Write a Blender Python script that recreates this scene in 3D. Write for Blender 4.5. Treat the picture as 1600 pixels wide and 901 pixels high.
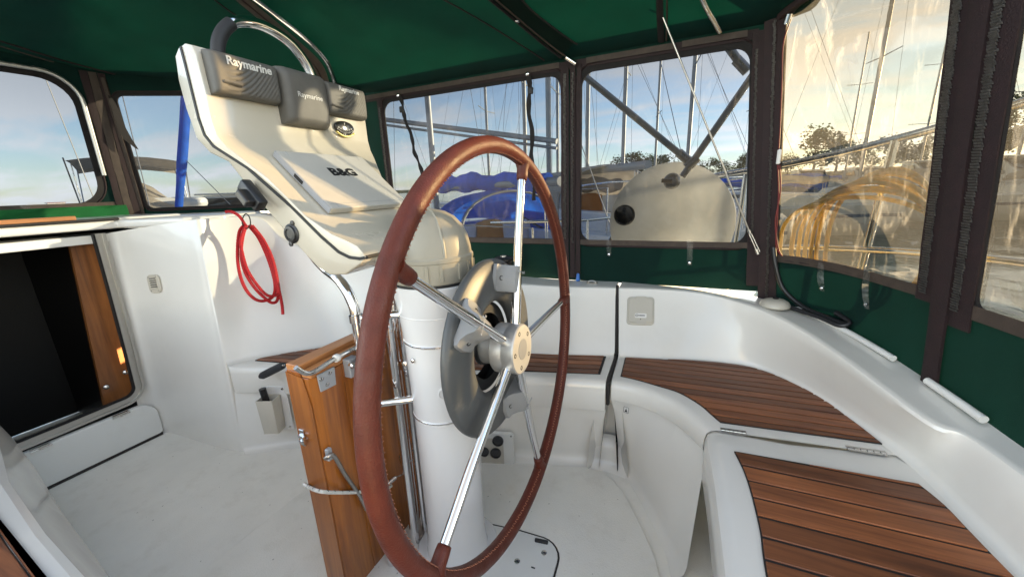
import bpy, bmesh, math, random
from mathutils import Vector, Matrix
V = Vector
random.seed(7)
for o in list(bpy.data.objects):
    bpy.data.objects.remove(o)
scene = bpy.context.scene
COL = scene.collection

# ------------------------------------------------------------------ camera
F_PX = 599.7                       # focal length in pixels of a 1600 px wide picture
YAW, PITCH, ROLL = math.radians(24.29), math.radians(14.65), math.radians(-2.24)
CAM = V((0.37479, -0.81116, 1.16724))
_f = V((-math.sin(YAW)*math.cos(PITCH), math.cos(YAW)*math.cos(PITCH), -math.sin(PITCH)))
_r = V((math.cos(YAW), math.sin(YAW), 0)); _u = _r.cross(_f)
_c, _s = math.cos(ROLL), math.sin(ROLL)
RIGHT, UP, FWD = _c*_r+_s*_u, -_s*_r+_c*_u, _f
cd = bpy.data.cameras.new('camera'); cam = bpy.data.objects.new('camera', cd); COL.objects.link(cam)
cd.sensor_width = 36; cd.lens = 36*F_PX/1600; cd.clip_start = 0.02; cd.clip_end = 5000
m = Matrix.Identity(4)
for i in range(3):
    m[i][0], m[i][1], m[i][2], m[i][3] = RIGHT[i], UP[i], -FWD[i], CAM[i]
cam.matrix_world = m
scene.camera = cam

# ------------------------------------------------------------------ light
SUN_AZ, SUN_EL = math.radians(47), math.radians(7.5)   # azimuth from +Y (starboard) towards +X (stern)
SUN_DIR = V((math.sin(SUN_AZ)*math.cos(SUN_EL), math.cos(SUN_AZ)*math.cos(SUN_EL), math.sin(SUN_EL)))
w = bpy.data.worlds.new('World'); scene.world = w; w.use_nodes = True
nt = w.node_tree; nt.nodes.clear()
def N(nt, typ, **kw):
    n = nt.nodes.new(typ)
    for k, v in kw.items(): setattr(n, k, v)
    return n
def L(nt, a, b): nt.links.new(a, b)
sky = N(nt, 'ShaderNodeTexSky', sky_type='NISHITA'); sky.sun_disc = False
sky.sun_elevation = SUN_EL; sky.sun_rotation = SUN_AZ
sky.air_density = 1.0; sky.dust_density = 0.1; sky.ozone_density = 2.0
geo = N(nt, 'ShaderNodeTexCoord')
sep = N(nt, 'ShaderNodeSeparateXYZ'); L(nt, geo.outputs['Generated'], sep.inputs[0])
zc = N(nt, 'ShaderNodeMath', operation='MAXIMUM'); L(nt, sep.outputs['Z'], zc.inputs[0]); zc.inputs[1].default_value = 0.0
za = N(nt, 'ShaderNodeMath', operation='ADD'); L(nt, zc.outputs[0], za.inputs[0]); za.inputs[1].default_value = 0.16
dx = N(nt, 'ShaderNodeMath', operation='DIVIDE'); L(nt, sep.outputs['X'], dx.inputs[0]); L(nt, za.outputs[0], dx.inputs[1])
dy = N(nt, 'ShaderNodeMath', operation='DIVIDE'); L(nt, sep.outputs['Y'], dy.inputs[0]); L(nt, za.outputs[0], dy.inputs[1])
cb = N(nt, 'ShaderNodeCombineXYZ'); L(nt, dx.outputs[0], cb.inputs[0]); L(nt, dy.outputs[0], cb.inputs[1])
mp = N(nt, 'ShaderNodeMapping'); mp.inputs['Rotation'].default_value[2] = 0.5; mp.inputs['Scale'].default_value = (0.55, 1.25, 1); L(nt, cb.outputs[0], mp.inputs[0])
cn = N(nt, 'ShaderNodeTexNoise'); cn.inputs['Scale'].default_value = 1.25; cn.inputs['Detail'].default_value = 7; cn.inputs['Roughness'].default_value = 0.55; cn.inputs['Distortion'].default_value = 0.35
L(nt, mp.outputs[0], cn.inputs['Vector'])
cr = N(nt, 'ShaderNodeValToRGB'); cr.color_ramp.elements[0].position = 0.44; cr.color_ramp.elements[1].position = 0.58
L(nt, cn.outputs['Fac'], cr.inputs[0])
cf = N(nt, 'ShaderNodeMath', operation='MULTIPLY'); L(nt, cr.outputs[0], cf.inputs[0]); cf.inputs[1].default_value = 0.86
mixs = N(nt, 'ShaderNodeMix', data_type='RGBA'); mixs.blend_type = 'MIX'
bw = N(nt, 'ShaderNodeRGBToBW'); L(nt, sky.outputs[0], bw.inputs[0])
veil = N(nt, 'ShaderNodeMix', data_type='RGBA'); veil.blend_type = 'MULTIPLY'; veil.inputs[0].default_value = 1.0; L(nt, bw.outputs[0], veil.inputs[6]); veil.inputs[7].default_value = (1.05, 1.02, .98, 1)
hazy = N(nt, 'ShaderNodeMix', data_type='RGBA'); hazy.inputs[0].default_value = 0.40      # thin high haze over the whole sky
L(nt, sky.outputs[0], hazy.inputs[6]); L(nt, veil.outputs[2], hazy.inputs[7])
L(nt, cf.outputs[0], mixs.inputs[0]); L(nt, hazy.outputs[2], mixs.inputs[6])
cl = N(nt, 'ShaderNodeMix', data_type='RGBA'); cl.blend_type = 'MULTIPLY'; cl.inputs[0].default_value = 1.0    # clouds take the sky's own light, whitened
L(nt, bw.outputs[0], cl.inputs[6]); cl.inputs[7].default_value = (1.30, 1.18, 1.04, 1)
L(nt, cl.outputs[2], mixs.inputs[7])
bg = N(nt, 'ShaderNodeBackground'); bg.inputs['Strength'].default_value = 0.10
L(nt, mixs.outputs[2], bg.inputs['Color'])
wo = N(nt, 'ShaderNodeOutputWorld'); L(nt, bg.outputs[0], wo.inputs[0])
sd = bpy.data.lights.new('sun', 'SUN'); sun = bpy.data.objects.new('sun', sd); COL.objects.link(sun)
sd.energy = 4.0; sd.angle = math.radians(0.6); sd.color = (1.0, 0.74, 0.42)
sun.rotation_euler = SUN_DIR.to_track_quat('Z', 'Y').to_euler()
sun.location = (6, 9, 5)
vs = scene.view_settings
vs.view_transform = 'Standard'; vs.look = 'None'; vs.exposure = 3.72; vs.gamma = 1.0; vs.use_curve_mapping = False
scene.render.engine = 'CYCLES'
scene.cycles.max_bounces = 10; scene.cycles.transparent_max_bounces = 16; scene.cycles.diffuse_bounces = 5
scene.cycles.glossy_bounces = 5; scene.cycles.caustics_reflective = False; scene.cycles.caustics_refractive = False

# ------------------------------------------------------------------ helpers
def ray(px, py):
    return RIGHT*((px-800)/F_PX) + UP*(-(py-450.5)/F_PX) + FWD
def P(px, py, ax, v):
    """point where the photo pixel's ray meets the plane axis ax = v"""
    d = ray(px, py); return CAM + d*((v-CAM[ax])/d[ax])
WORLD = {}
def thing(name, label, cat, loc=(0,0,0), group=None, kind=None):
    o = bpy.data.objects.new(name, None); COL.objects.link(o); o.location = loc; o.empty_display_size = .1
    WORLD[o.name] = V(loc); tag(o, label, cat, group, kind); return o
def tag(o, label=None, cat=None, group=None, kind=None):
    if label: o['label'] = label
    if cat: o['category'] = cat
    if group: o['group'] = group
    if kind: o['kind'] = kind
    return o
def mk(name, vf, mat, parent=None, smooth=None, bevel=None, data=None):
    """one mesh object from world-space (verts, faces); smooth = sharp angle in degrees"""
    vs_, fs = vf
    vs_ = [V(v) for v in vs_]
    lo = V([min(v[i] for v in vs_) for i in range(3)]); hi = V([max(v[i] for v in vs_) for i in range(3)])
    c = V(((lo.x+hi.x)/2, (lo.y+hi.y)/2, lo.z))
    me = bpy.data.meshes.new(name); me.from_pydata([v-c for v in vs_], [], fs); me.validate(); me.update()
    if bevel:
        bm = bmesh.new(); bm.from_mesh(me)
        bmesh.ops.remove_doubles(bm, verts=bm.verts, dist=1e-6)
        es = [e for e in bm.edges if len(e.link_faces) == 2 and e.calc_face_angle(0) > math.radians(bevel[2] if len(bevel) > 2 else 30)]
        bmesh.ops.bevel(bm, geom=es, offset=bevel[0], segments=bevel[1], profile=.5, affect='EDGES', clamp_overlap=True)
        bm.to_mesh(me); bm.free()
    if smooth:
        me.polygons.foreach_set('use_smooth', [True]*len(me.polygons)); me.set_sharp_from_angle(angle=math.radians(smooth))
    me.materials.append(MAT[mat] if isinstance(mat, str) else mat)
    o = bpy.data.objects.new(name, me); COL.objects.link(o)
    WORLD[o.name] = c
    if parent is None: o.location = c
    else: o.parent = parent; o.location = c - WORLD[parent.name]
    return o
def dup(o, parent, delta, **kw):
    """copy one part to another place (shared mesh)"""
    c = o.copy(); COL.objects.link(c); c.parent = parent
    WORLD[c.name] = WORLD[o.name] + V(delta); c.location = WORLD[c.name] - (WORLD[parent.name] if parent else V((0,0,0)))
    for k, v in kw.items(): c[k] = v
    return c
def join(*vfs):
    vs_, fs = [], []
    for v, f in vfs:
        n = len(vs_); vs_ += [V(x) for x in v]; fs += [tuple(i+n for i in g) for g in f]
    return vs_, fs
def box(c, s, rot=None):
    c = V(c); x, y, z = s[0]/2, s[1]/2, s[2]/2
    vs_ = [V(p) for p in ((-x,-y,-z),(x,-y,-z),(x,y,-z),(-x,y,-z),(-x,-y,z),(x,-y,z),(x,y,z),(-x,y,z))]
    if rot is not None: vs_ = [rot @ v for v in vs_]
    return [c+v for v in vs_], [(0,3,2,1),(4,5,6,7),(0,1,5,4),(1,2,6,5),(2,3,7,6),(3,0,4,7)]
def basis(d):
    d = V(d).normalized(); a = V((0,0,1)) if abs(d.z) < .9 else V((1,0,0))
    x = a.cross(d).normalized(); return x, d.cross(x), d
def catmull(pts, n=6, closed=False):
    pts = [V(p) for p in pts]; out = []; m_ = len(pts)
    for i in range(m_ if closed else m_-1):
        if closed: p0, p1, p2, p3 = pts[i-1], pts[i], pts[(i+1) % m_], pts[(i+2) % m_]
        else: p0, p1, p2, p3 = pts[max(i-1,0)], pts[i], pts[i+1], pts[min(i+2,m_-1)]
        for k in range(n):
            t = k/n
            out.append(.5*((2*p1)+(p2-p0)*t+(2*p0-5*p1+4*p2-p3)*t*t+(3*p1-p0-3*p2+p3)*t**3))
    if not closed: out.append(pts[-1])
    return out
def tube(path, r, seg=12, closed=False, caps=True):
    path = [V(p) for p in path]; n = len(path); rs = r if isinstance(r, (list, tuple)) else [r]*n
    vs_, fs = [], []; prev = None
    for i, p in enumerate(path):
        if closed: d = path[(i+1) % n]-path[i-1]
        else: d = path[min(i+1,n-1)]-path[max(i-1,0)]
        d.normalize()
        if prev is None: x = basis(d)[0]
        else:
            x = prev - d*prev.dot(d); x = x.normalized() if x.length > 1e-6 else basis(d)[0]
        prev = x; y = d.cross(x)
        for k in range(seg):
            a = 2*math.pi*k/seg; vs_.append(p+(x*math.cos(a)+y*math.sin(a))*rs[i])
    for i in range(n if closed else n-1):
        for k in range(seg):
            a, b = i*seg+k, i*seg+(k+1) % seg; j = ((i+1) % n)*seg
            fs.append((a, b, j+(k+1) % seg, j+k))
    if caps and not closed:
        fs.append(tuple(range(seg))[::-1]); fs.append(tuple((n-1)*seg+k for k in range(seg)))
    return vs_, fs
def lathe(prof, org, axis=(0,0,1), seg=32, cap=True):
    x, y, d = basis(axis); org = V(org); vs_, fs = [], []; n = len(prof)
    for r, h in prof:
        for k in range(seg):
            a = 2*math.pi*k/seg; vs_.append(org+d*h+(x*math.cos(a)+y*math.sin(a))*r)
    for i in range(n-1):
        for k in range(seg):
            k2 = (k+1) % seg; fs.append((i*seg+k, i*seg+k2, (i+1)*seg+k2, (i+1)*seg+k))
    if cap:
        fs.append(tuple(range(seg))[::-1]); fs.append(tuple((n-1)*seg+k for k in range(seg)))
    return vs_, fs
def grid(rows, closed=False):
    vs_ = [V(p) for r in rows for p in r]; n = len(rows[0]); fs = []
    for i in range(len(rows)-1):
        for k in range(n if closed else n-1):
            k2 = (k+1) % n; fs.append((i*n+k, i*n+k2, (i+1)*n+k2, (i+1)*n+k))
    return vs_, fs
def slab(poly, h):
    """polygon (3D points) extruded by vector h"""
    n = len(poly); h = V(h); vs_ = [V(p) for p in poly]+[V(p)+h for p in poly]
    return vs_, [tuple(range(n))[::-1], tuple(range(n, 2*n))]+[(i, (i+1) % n, n+(i+1) % n, n+i) for i in range(n)]
def slab2(poly, z0, z1):
    a = sum(poly[i][0]*poly[(i+1) % len(poly)][1]-poly[(i+1) % len(poly)][0]*poly[i][1] for i in range(len(poly)))
    if a < 0: poly = poly[::-1]
    return slab([(p[0], p[1], z0) for p in poly], (0,0,z1-z0))
def clip(poly, nx, ny, c):
    """keep the part of a 2D polygon where nx*x+ny*y <= c"""
    out = []
    for i in range(len(poly)):
        a, b = poly[i], poly[(i+1) % len(poly)]; da, db = nx*a[0]+ny*a[1]-c, nx*b[0]+ny*b[1]-c
        if da <= 0: out.append(a)
        if (da < 0) != (db < 0) and da != db:
            t = da/(da-db); out.append((a[0]+(b[0]-a[0])*t, a[1]+(b[1]-a[1])*t))
    return out
def text_mesh(txt, size, loc, right, up, extrude=.0008, align='CENTER', shear=0.0, bold=0.0, sx=1.0):
    cu = bpy.data.curves.new('t', 'FONT'); cu.body = txt; cu.size = size; cu.align_x = align; cu.align_y = 'CENTER'
    cu.extrude = extrude; cu.shear = shear; cu.offset = bold; cu.resolution_u = 3
    o = bpy.data.objects.new('t', cu); COL.objects.link(o)
    dg = bpy.context.evaluated_depsgraph_get(); me = bpy.data.meshes.new_from_object(o.evaluated_get(dg))
    right, up = V(right).normalized(), V(up).normalized(); nrm = right.cross(up)
    vs_ = [V(loc)+right*v.co.x*sx+up*v.co.y+nrm*v.co.z for v in me.vertices]; fs = [tuple(p.vertices) for p in me.polygons]
    bpy.data.objects.remove(o); bpy.data.meshes.remove(me); bpy.data.curves.remove(cu)
    return vs_, fs
# ------------------------------------------------------------------ materials
MAT = {}
def mat(name, col, rough=.5, metal=0, coat=0, coat_rough=.05, var=0, vscale=8, bump=0, bscale=60, bdetail=4, spec=.5, dirt_glint=None, rvar=0, objvar=0, trans=0, vstretch=None, sheen=0):
    """procedural principled material: colour mottling (var), grain relief (bump), stains and painted glints (dirt), wear in the gloss (rvar), piece to piece change (objvar)"""
    ma = bpy.data.materials.new(name); ma.use_nodes = True; t = ma.node_tree; b = t.nodes['Principled BSDF']; MAT[name] = ma
    b.inputs['Base Color'].default_value = (*col, 1); b.inputs['Roughness'].default_value = rough; b.inputs['Metallic'].default_value = metal
    b.inputs['Specular IOR Level'].default_value = spec
    b.inputs['Coat Weight'].default_value = coat; b.inputs['Coat Roughness'].default_value = coat_rough
    if sheen: b.inputs['Sheen Weight'].default_value = sheen
    tc = N(t, 'ShaderNodeTexCoord'); src = tc.outputs['Object']
    if vstretch:
        mp = N(t, 'ShaderNodeMapping'); mp.inputs['Scale'].default_value = vstretch; L(t, src, mp.inputs[0]); vsrc = mp.outputs[0]
    else: vsrc = src
    cur = None
    if var:
        n = N(t, 'ShaderNodeTexNoise'); n.inputs['Scale'].default_value = vscale; n.inputs['Detail'].default_value = 6; n.inputs['Roughness'].default_value = .6
        L(t, vsrc, n.inputs['Vector'])
        r = N(t, 'ShaderNodeMapRange'); r.inputs[1].default_value = .3; r.inputs[2].default_value = .7; r.inputs[3].default_value = 1-var; r.inputs[4].default_value = 1+var*.6
        L(t, n.outputs['Fac'], r.inputs[0])
        mx = N(t, 'ShaderNodeMix', data_type='RGBA'); mx.blend_type = 'MULTIPLY'; mx.inputs[0].default_value = 1; mx.inputs[6].default_value = (*col, 1)
        L(t, r.outputs[0], mx.inputs[7]); cur = mx.outputs[2]
    if objvar:
        oi = N(t, 'ShaderNodeObjectInfo'); r = N(t, 'ShaderNodeMapRange'); r.inputs[3].default_value = 1-objvar; r.inputs[4].default_value = 1+objvar
        L(t, oi.outputs['Random'], r.inputs[0])
        mx = N(t, 'ShaderNodeMix', data_type='RGBA'); mx.blend_type = 'MULTIPLY'; mx.inputs[0].default_value = 1
        if cur: L(t, cur, mx.inputs[6])
        else: mx.inputs[6].default_value = (*col, 1)
        L(t, r.outputs[0], mx.inputs[7]); cur = mx.outputs[2]
    if dirt_glint:
        dcol, dscale, lo, hi, amt = dirt_glint
        n = N(t, 'ShaderNodeTexNoise'); n.inputs['Scale'].default_value = dscale; n.inputs['Detail'].default_value = 8; n.inputs['Roughness'].default_value = .65
        L(t, src, n.inputs['Vector'])
        r = N(t, 'ShaderNodeMapRange'); r.inputs[1].default_value = lo; r.inputs[2].default_value = hi; r.inputs[4].default_value = amt; L(t, n.outputs['Fac'], r.inputs[0])
        mx = N(t, 'ShaderNodeMix', data_type='RGBA'); L(t, r.outputs[0], mx.inputs[0])
        if cur: L(t, cur, mx.inputs[6])
        else: mx.inputs[6].default_value = (*col, 1)
        mx.inputs[7].default_value = (*dcol, 1); cur = mx.outputs[2]
    if cur: L(t, cur, b.inputs['Base Color'])
    if rvar:
        n = N(t, 'ShaderNodeTexNoise'); n.inputs['Scale'].default_value = vscale*1.7; n.inputs['Detail'].default_value = 6; L(t, src, n.inputs['Vector'])
        r = N(t, 'ShaderNodeMapRange'); r.inputs[1].default_value = .3; r.inputs[2].default_value = .7; r.inputs[3].default_value = max(0, rough-rvar); r.inputs[4].default_value = rough+rvar
        L(t, n.outputs['Fac'], r.inputs[0]); L(t, r.outputs[0], b.inputs['Roughness'])
    if bump:
        n = N(t, 'ShaderNodeTexNoise'); n.inputs['Scale'].default_value = bscale; n.inputs['Detail'].default_value = bdetail; L(t, vsrc, n.inputs['Vector'])
        bp = N(t, 'ShaderNodeBump'); bp.inputs['Strength'].default_value = bump; bp.inputs['Distance'].default_value = .002
        L(t, n.outputs['Fac'], bp.inputs['Height']); L(t, bp.outputs[0], b.inputs['Normal'])
    if trans:
        tr = N(t, 'ShaderNodeBsdfTranslucent'); tr.inputs[0].default_value = (*col, 1)
        if cur: L(t, cur, tr.inputs[0])
        ms = N(t, 'ShaderNodeMixShader'); ms.inputs[0].default_value = trans
        L(t, b.outputs[0], ms.inputs[1]); L(t, tr.outputs[0], ms.inputs[2]); L(t, ms.outputs[0], t.nodes['Material Output'].inputs[0])
    return ma
def wood(name, dark, light, grain=(1.2, 16, 16), rough=.45, coat=0, objvar=.12, bump=.25):
    """timber: stretched grain along X, pores, plank to plank change"""
    ma = bpy.data.materials.new(name); ma.use_nodes = True; t = ma.node_tree; b = t.nodes['Principled BSDF']; MAT[name] = ma
    tc = N(t, 'ShaderNodeTexCoord'); oi = N(t, 'ShaderNodeObjectInfo')
    off = N(t, 'ShaderNodeVectorMath', operation='SCALE'); off.inputs['Scale'].default_value = 13.0
    cbx = N(t, 'ShaderNodeCombineXYZ'); L(t, oi.outputs['Random'], cbx.inputs[0]); L(t, oi.outputs['Random'], cbx.inputs[1]); L(t, cbx.outputs[0], off.inputs[0])
    ad = N(t, 'ShaderNodeVectorMath', operation='ADD'); L(t, tc.outputs['Object'], ad.inputs[0]); L(t, off.outputs[0], ad.inputs[1])
    mp = N(t, 'ShaderNodeMapping'); mp.inputs['Scale'].default_value = grain; L(t, ad.outputs[0], mp.inputs[0])
    n = N(t, 'ShaderNodeTexNoise'); n.inputs['Scale'].default_value = 2.4; n.inputs['Detail'].default_value = 9; n.inputs['Roughness'].default_value = .62; n.inputs['Distortion'].default_value = .6
    L(t, mp.outputs[0], n.inputs['Vector'])
    r = N(t, 'ShaderNodeValToRGB'); r.color_ramp.elements[0].position = .3; r.color_ramp.elements[1].position = .72
    r.color_ramp.elements[0].color = (*dark, 1); r.color_ramp.elements[1].color = (*light, 1); L(t, n.outputs['Fac'], r.inputs[0])
    mr = N(t, 'ShaderNodeMapRange'); mr.inputs[3].default_value = 1-objvar; mr.inputs[4].default_value = 1+objvar; L(t, oi.outputs['Random'], mr.inputs[0])
    mx = N(t, 'ShaderNodeMix', data_type='RGBA'); mx.blend_type = 'MULTIPLY'; mx.inputs[0].default_value = 1; L(t, r.outputs[0], mx.inputs[6]); L(t, mr.outputs[0], mx.inputs[7])
    n2 = N(t, 'ShaderNodeTexNoise'); n2.inputs['Scale'].default_value = 3.0; n2.inputs['Detail'].default_value = 4; L(t, ad.outputs[0], n2.inputs['Vector'])
    m2 = N(t, 'ShaderNodeMapRange'); m2.inputs[1].default_value = .35; m2.inputs[2].default_value = .7; m2.inputs[3].default_value = .85; m2.inputs[4].default_value = 1.12; L(t, n2.outputs['Fac'], m2.inputs[0])
    mx2 = N(t, 'ShaderNodeMix', data_type='RGBA'); mx2.blend_type = 'MULTIPLY'; mx2.inputs[0].default_value = 1; L(t, mx.outputs[2], mx2.inputs[6]); L(t, m2.outputs[0], mx2.inputs[7])
    L(t, mx2.outputs[2], b.inputs['Base Color'])
    b.inputs['Roughness'].default_value = rough; b.inputs['Coat Weight'].default_value = coat; b.inputs['Coat Roughness'].default_value = .12
    bp = N(t, 'ShaderNodeBump'); bp.inputs['Strength'].default_value = bump; bp.inputs['Distance'].default_value = .0015; L(t, n.outputs['Fac'], bp.inputs['Height']); L(t, bp.outputs[0], b.inputs['Normal'])
    return ma
mat('gelcoat', (.755,.735,.685), .24, coat=.35, coat_rough=.05, var=.03, vscale=3, dirt_glint=((.50,.46,.38), 3.4, .52, .95, .30), rvar=.03)
mat('nonskid', (.82,.80,.74), .55, var=.05, vscale=5, bump=.7, bscale=300, dirt_glint=((.50,.46,.38), 14, .52, .95, .45), rvar=.1)
mat('board_white', (.70,.70,.67), .4, var=.03, vscale=6, dirt_glint=((.5,.46,.38), 4, .6, .85, .3))
mat('column_white', (.70,.695,.69), .18, coat=.4, var=.02, vscale=5, dirt_glint=((.55,.53,.5), 6, .62, .9, .2))
mat('pod_cream', (.50,.455,.365), .22, coat=.5, coat_rough=.05, var=.03, vscale=5, dirt_glint=((.52,.47,.36), 7, .6, .9, .25), rvar=.07)
mat('cap_beige', (.31,.285,.225), .4, var=.05, vscale=9, bump=.1, bscale=300, dirt_glint=((.4,.36,.28), 8, .58, .9, .3))
mat('cover_grey', (.10,.093,.080), .55, var=.12, vscale=30, bump=.25, bscale=700)
mat('plotter_cover', (.47,.45,.40), .42, var=.05, vscale=14, bump=.12, bscale=500, dirt_glint=((.40,.37,.30), 9, .55, .85, .3))
mat('plotter_edge', (.33,.34,.36), .45, var=.05)
mat('rubber', (.015,.015,.016), .6, var=.2, vscale=30)
mat('black_plastic', (.012,.012,.013), .4, var=.2, vscale=20, bump=.1, bscale=300)
mat('grip_black', (.014,.015,.02), .6, var=.15, vscale=40, bump=.4, bscale=500)
mat('ring_grey', (.062,.066,.068), .42, var=.08, vscale=12, bump=.12, bscale=400, dirt_glint=((.30,.28,.24), 10, .6, .85, .4))
mat('clamp_grey', (.22,.225,.23), .42, var=.06, vscale=14, bump=.1, bscale=400)
mat('hub_aluminium', (.46,.46,.45), .42, metal=.6, var=.06, vscale=20, bump=.08, bscale=500)
mat('chrome', (.82,.82,.82), .07, metal=1, rvar=.05, vscale=12)
mat('steel', (.62,.61,.59), .24, metal=1, rvar=.1, vscale=14, var=.08)
mat('steel_dull', (.42,.40,.37), .34, metal=1, rvar=.1, vscale=14, var=.15)
mat('aluminium_frame', (.50,.49,.46), .38, metal=.85)
mat('leather', (.098,.0195,.010), .45, spec=.32, var=.22, vscale=22, bump=.55, bscale=330, bdetail=6, rvar=.1, dirt_glint=((.07,.02,.012), 9, .55, .8, .6))
mat('thread', (.34,.13,.07), .7)
wood('teak_deck', (.10,.029,.010), (.31,.105,.036), (1.4, 22, 22), .48, coat=.10, objvar=.42)
wood('table_wood', (.19,.050,.006), (.47,.155,.019), (16, 20, 1.0), .35, coat=.5, objvar=.03, bump=.1)
wood('table_edge', (.30,.11,.03), (.60,.27,.10), (16, 1.6, 18), .4, coat=.3, objvar=.05, bump=.1)
wood('cabin_wood', (.11,.036,.009), (.27,.10,.025), (14, 14, 1.0), .4, coat=.3, objvar=.03, bump=.1)
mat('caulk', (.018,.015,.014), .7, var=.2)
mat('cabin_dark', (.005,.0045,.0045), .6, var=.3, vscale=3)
mat('canvas_green', (.0009,.017,.0112), .9, var=.18, vscale=9, bump=.5, bscale=900, trans=.35, sheen=.05, spec=.2, dirt_glint=((.0012,.018,.012), 3, .5, .8, .5))
mat('canvas_skirt', (.002,.018,.014), .9, var=.2, vscale=7, bump=.6, bscale=700, trans=.06, spec=.2)
mat('canvas_bright', (.006,.14,.03), .85, var=.2, vscale=9, bump=.5, bscale=600, trans=.3)
mat('webbing', (.0085,.0062,.0064), .8, var=.35, vscale=40, bump=.7, bscale=300)
mat('zip_tape', (.016,.0050,.0058), .75, var=.35, vscale=30, bump=.8, bscale=260)
mat('zip_teeth', (.085,.08,.075), .35, var=.5, vscale=120, bump=.9, bscale=500, metal=.3)
mat('brown_tape', (.052,.036,.027), .7, var=.3, vscale=25, bump=.5, bscale=400)
mat('vent_plastic', (.56,.52,.44), .4, var=.05, dirt_glint=((.4,.35,.27), 20, .55, .8, .4))
mat('rope_red', (.50,.008,.012), .65, var=.35, vscale=160, bump=1.0, bscale=420)
mat('rope_white', (.66,.65,.60), .75, var=.2, vscale=60, bump=1.0, bscale=260)
mat('rope_fleck', (.05,.10,.07), .75)
mat('print_black', (.012,.012,.013), .5)
mat('print_white', (.62,.60,.55), .5)
mat('pvc_white', (.74,.73,.70), .35, var=.05, vscale=20, dirt_glint=((.4,.37,.3), 12, .58, .85, .4))
mat('socket_beige', (.50,.47,.40), .35, coat=.2, var=.04)
mat('wire_red', (.16,.012,.012), .45)
mat('cable_black', (.012,.012,.014), .4, var=.2)
mat('clinometer', (.02,.02,.02), .15, coat=.6)
mat('yellow_tube', (.55,.42,.03), .2, coat=.5)
mat('gauge_glass', (.015,.016,.02), .12, coat=.6)
mat('grey_plate', (.34,.35,.37), .4, metal=.2, var=.05)
mat('blue_plastic', (.03,.15,.5), .35)
# window vinyl: panes tinted dark to hold down the bright sky, wavy sheen, smears and creases that scatter a little light
def vinyl(name, haze=.05, smear=.35, tint=(.97,.97,.95), scale=5, wav=.15):
    ma = bpy.data.materials.new(name); ma.use_nodes = True; t = ma.node_tree; t.nodes.clear(); MAT[name] = ma
    out = N(t, 'ShaderNodeOutputMaterial'); tr = N(t, 'ShaderNodeBsdfTransparent'); tr.inputs[0].default_value = (*tint, 1)
    gl = N(t, 'ShaderNodeBsdfGlossy'); gl.inputs['Roughness'].default_value = .06; gl.inputs[0].default_value = (.9,.9,.9,1)
    tl = N(t, 'ShaderNodeBsdfTranslucent'); tl.inputs[0].default_value = (.8,.77,.70,1)
    df = N(t, 'ShaderNodeBsdfDiffuse'); df.inputs[0].default_value = (.8,.78,.73,1)
    sc = N(t, 'ShaderNodeMixShader'); sc.inputs[0].default_value = .4; L(t, tl.outputs[0], sc.inputs[1]); L(t, df.outputs[0], sc.inputs[2])
    tc = N(t, 'ShaderNodeTexCoord')
    n = N(t, 'ShaderNodeTexNoise'); n.inputs['Scale'].default_value = scale; n.inputs['Detail'].default_value = 3; n.inputs['Distortion'].default_value = 1.2; L(t, tc.outputs['Object'], n.inputs['Vector'])
    bp = N(t, 'ShaderNodeBump'); bp.inputs['Strength'].default_value = wav; bp.inputs['Distance'].default_value = .02; L(t, n.outputs['Fac'], bp.inputs['Height']); L(t, bp.outputs[0], gl.inputs['Normal'])
    mp = N(t, 'ShaderNodeMapping'); mp.inputs['Scale'].default_value = (3, 3, .7); mp.inputs['Rotation'].default_value = (.2, .3, .4); L(t, tc.outputs['Object'], mp.inputs[0])
    n2 = N(t, 'ShaderNodeTexNoise'); n2.inputs['Scale'].default_value = 4; n2.inputs['Detail'].default_value = 8; n2.inputs['Roughness'].default_value = .7; n2.inputs['Distortion'].default_value = 2.5; L(t, mp.outputs[0], n2.inputs['Vector'])
    r = N(t, 'ShaderNodeMapRange'); r.inputs[1].default_value = .54; r.inputs[2].default_value = .78; r.inputs[3].default_value = haze; r.inputs[4].default_value = smear; L(t, n2.outputs['Fac'], r.inputs[0])
    fr = N(t, 'ShaderNodeFresnel'); fr.inputs[0].default_value = 1.45; L(t, bp.outputs[0], fr.inputs['Normal'])
    fm = N(t, 'ShaderNodeMath', operation='MULTIPLY'); fm.inputs[1].default_value = .16; L(t, fr.outputs[0], fm.inputs[0])
    m1 = N(t, 'ShaderNodeMixShader'); L(t, r.outputs[0], m1.inputs[0]); L(t, tr.outputs[0], m1.inputs[1]); L(t, sc.outputs[0], m1.inputs[2])
    m2 = N(t, 'ShaderNodeMixShader'); L(t, fm.outputs[0], m2.inputs[0]); L(t, m1.outputs[0], m2.inputs[1]); L(t, gl.outputs[0], m2.inputs[2])
    L(t, m2.outputs[0], out.inputs[0]); return ma
vinyl('vinyl', .003, .026, (.110,.130,.160), 4, .10)
vinyl('vinyl_worn', .022, .17, (.150,.140,.115), 3.0, .22)
vinyl('vinyl_tab', .14, .4)
# ------------------------------------------------------------------ cockpit moulding
SOLE, SEAT = 0.06, 0.46
def xy(p): return V((p[0], p[1], 0))
def at(p, z): return V((p[0], p[1], z))
# sole: one moulded floor reaching under the benches
so = mk('cockpit_sole', slab2([(-2.0,-1.0),(1.15,-1.0),(1.15,1.0),(-2.0,1.0)], SOLE-.03, SOLE), 'nonskid')
tag(so, 'off-white non-skid cockpit floor between the benches', None, None, 'structure')

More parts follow.
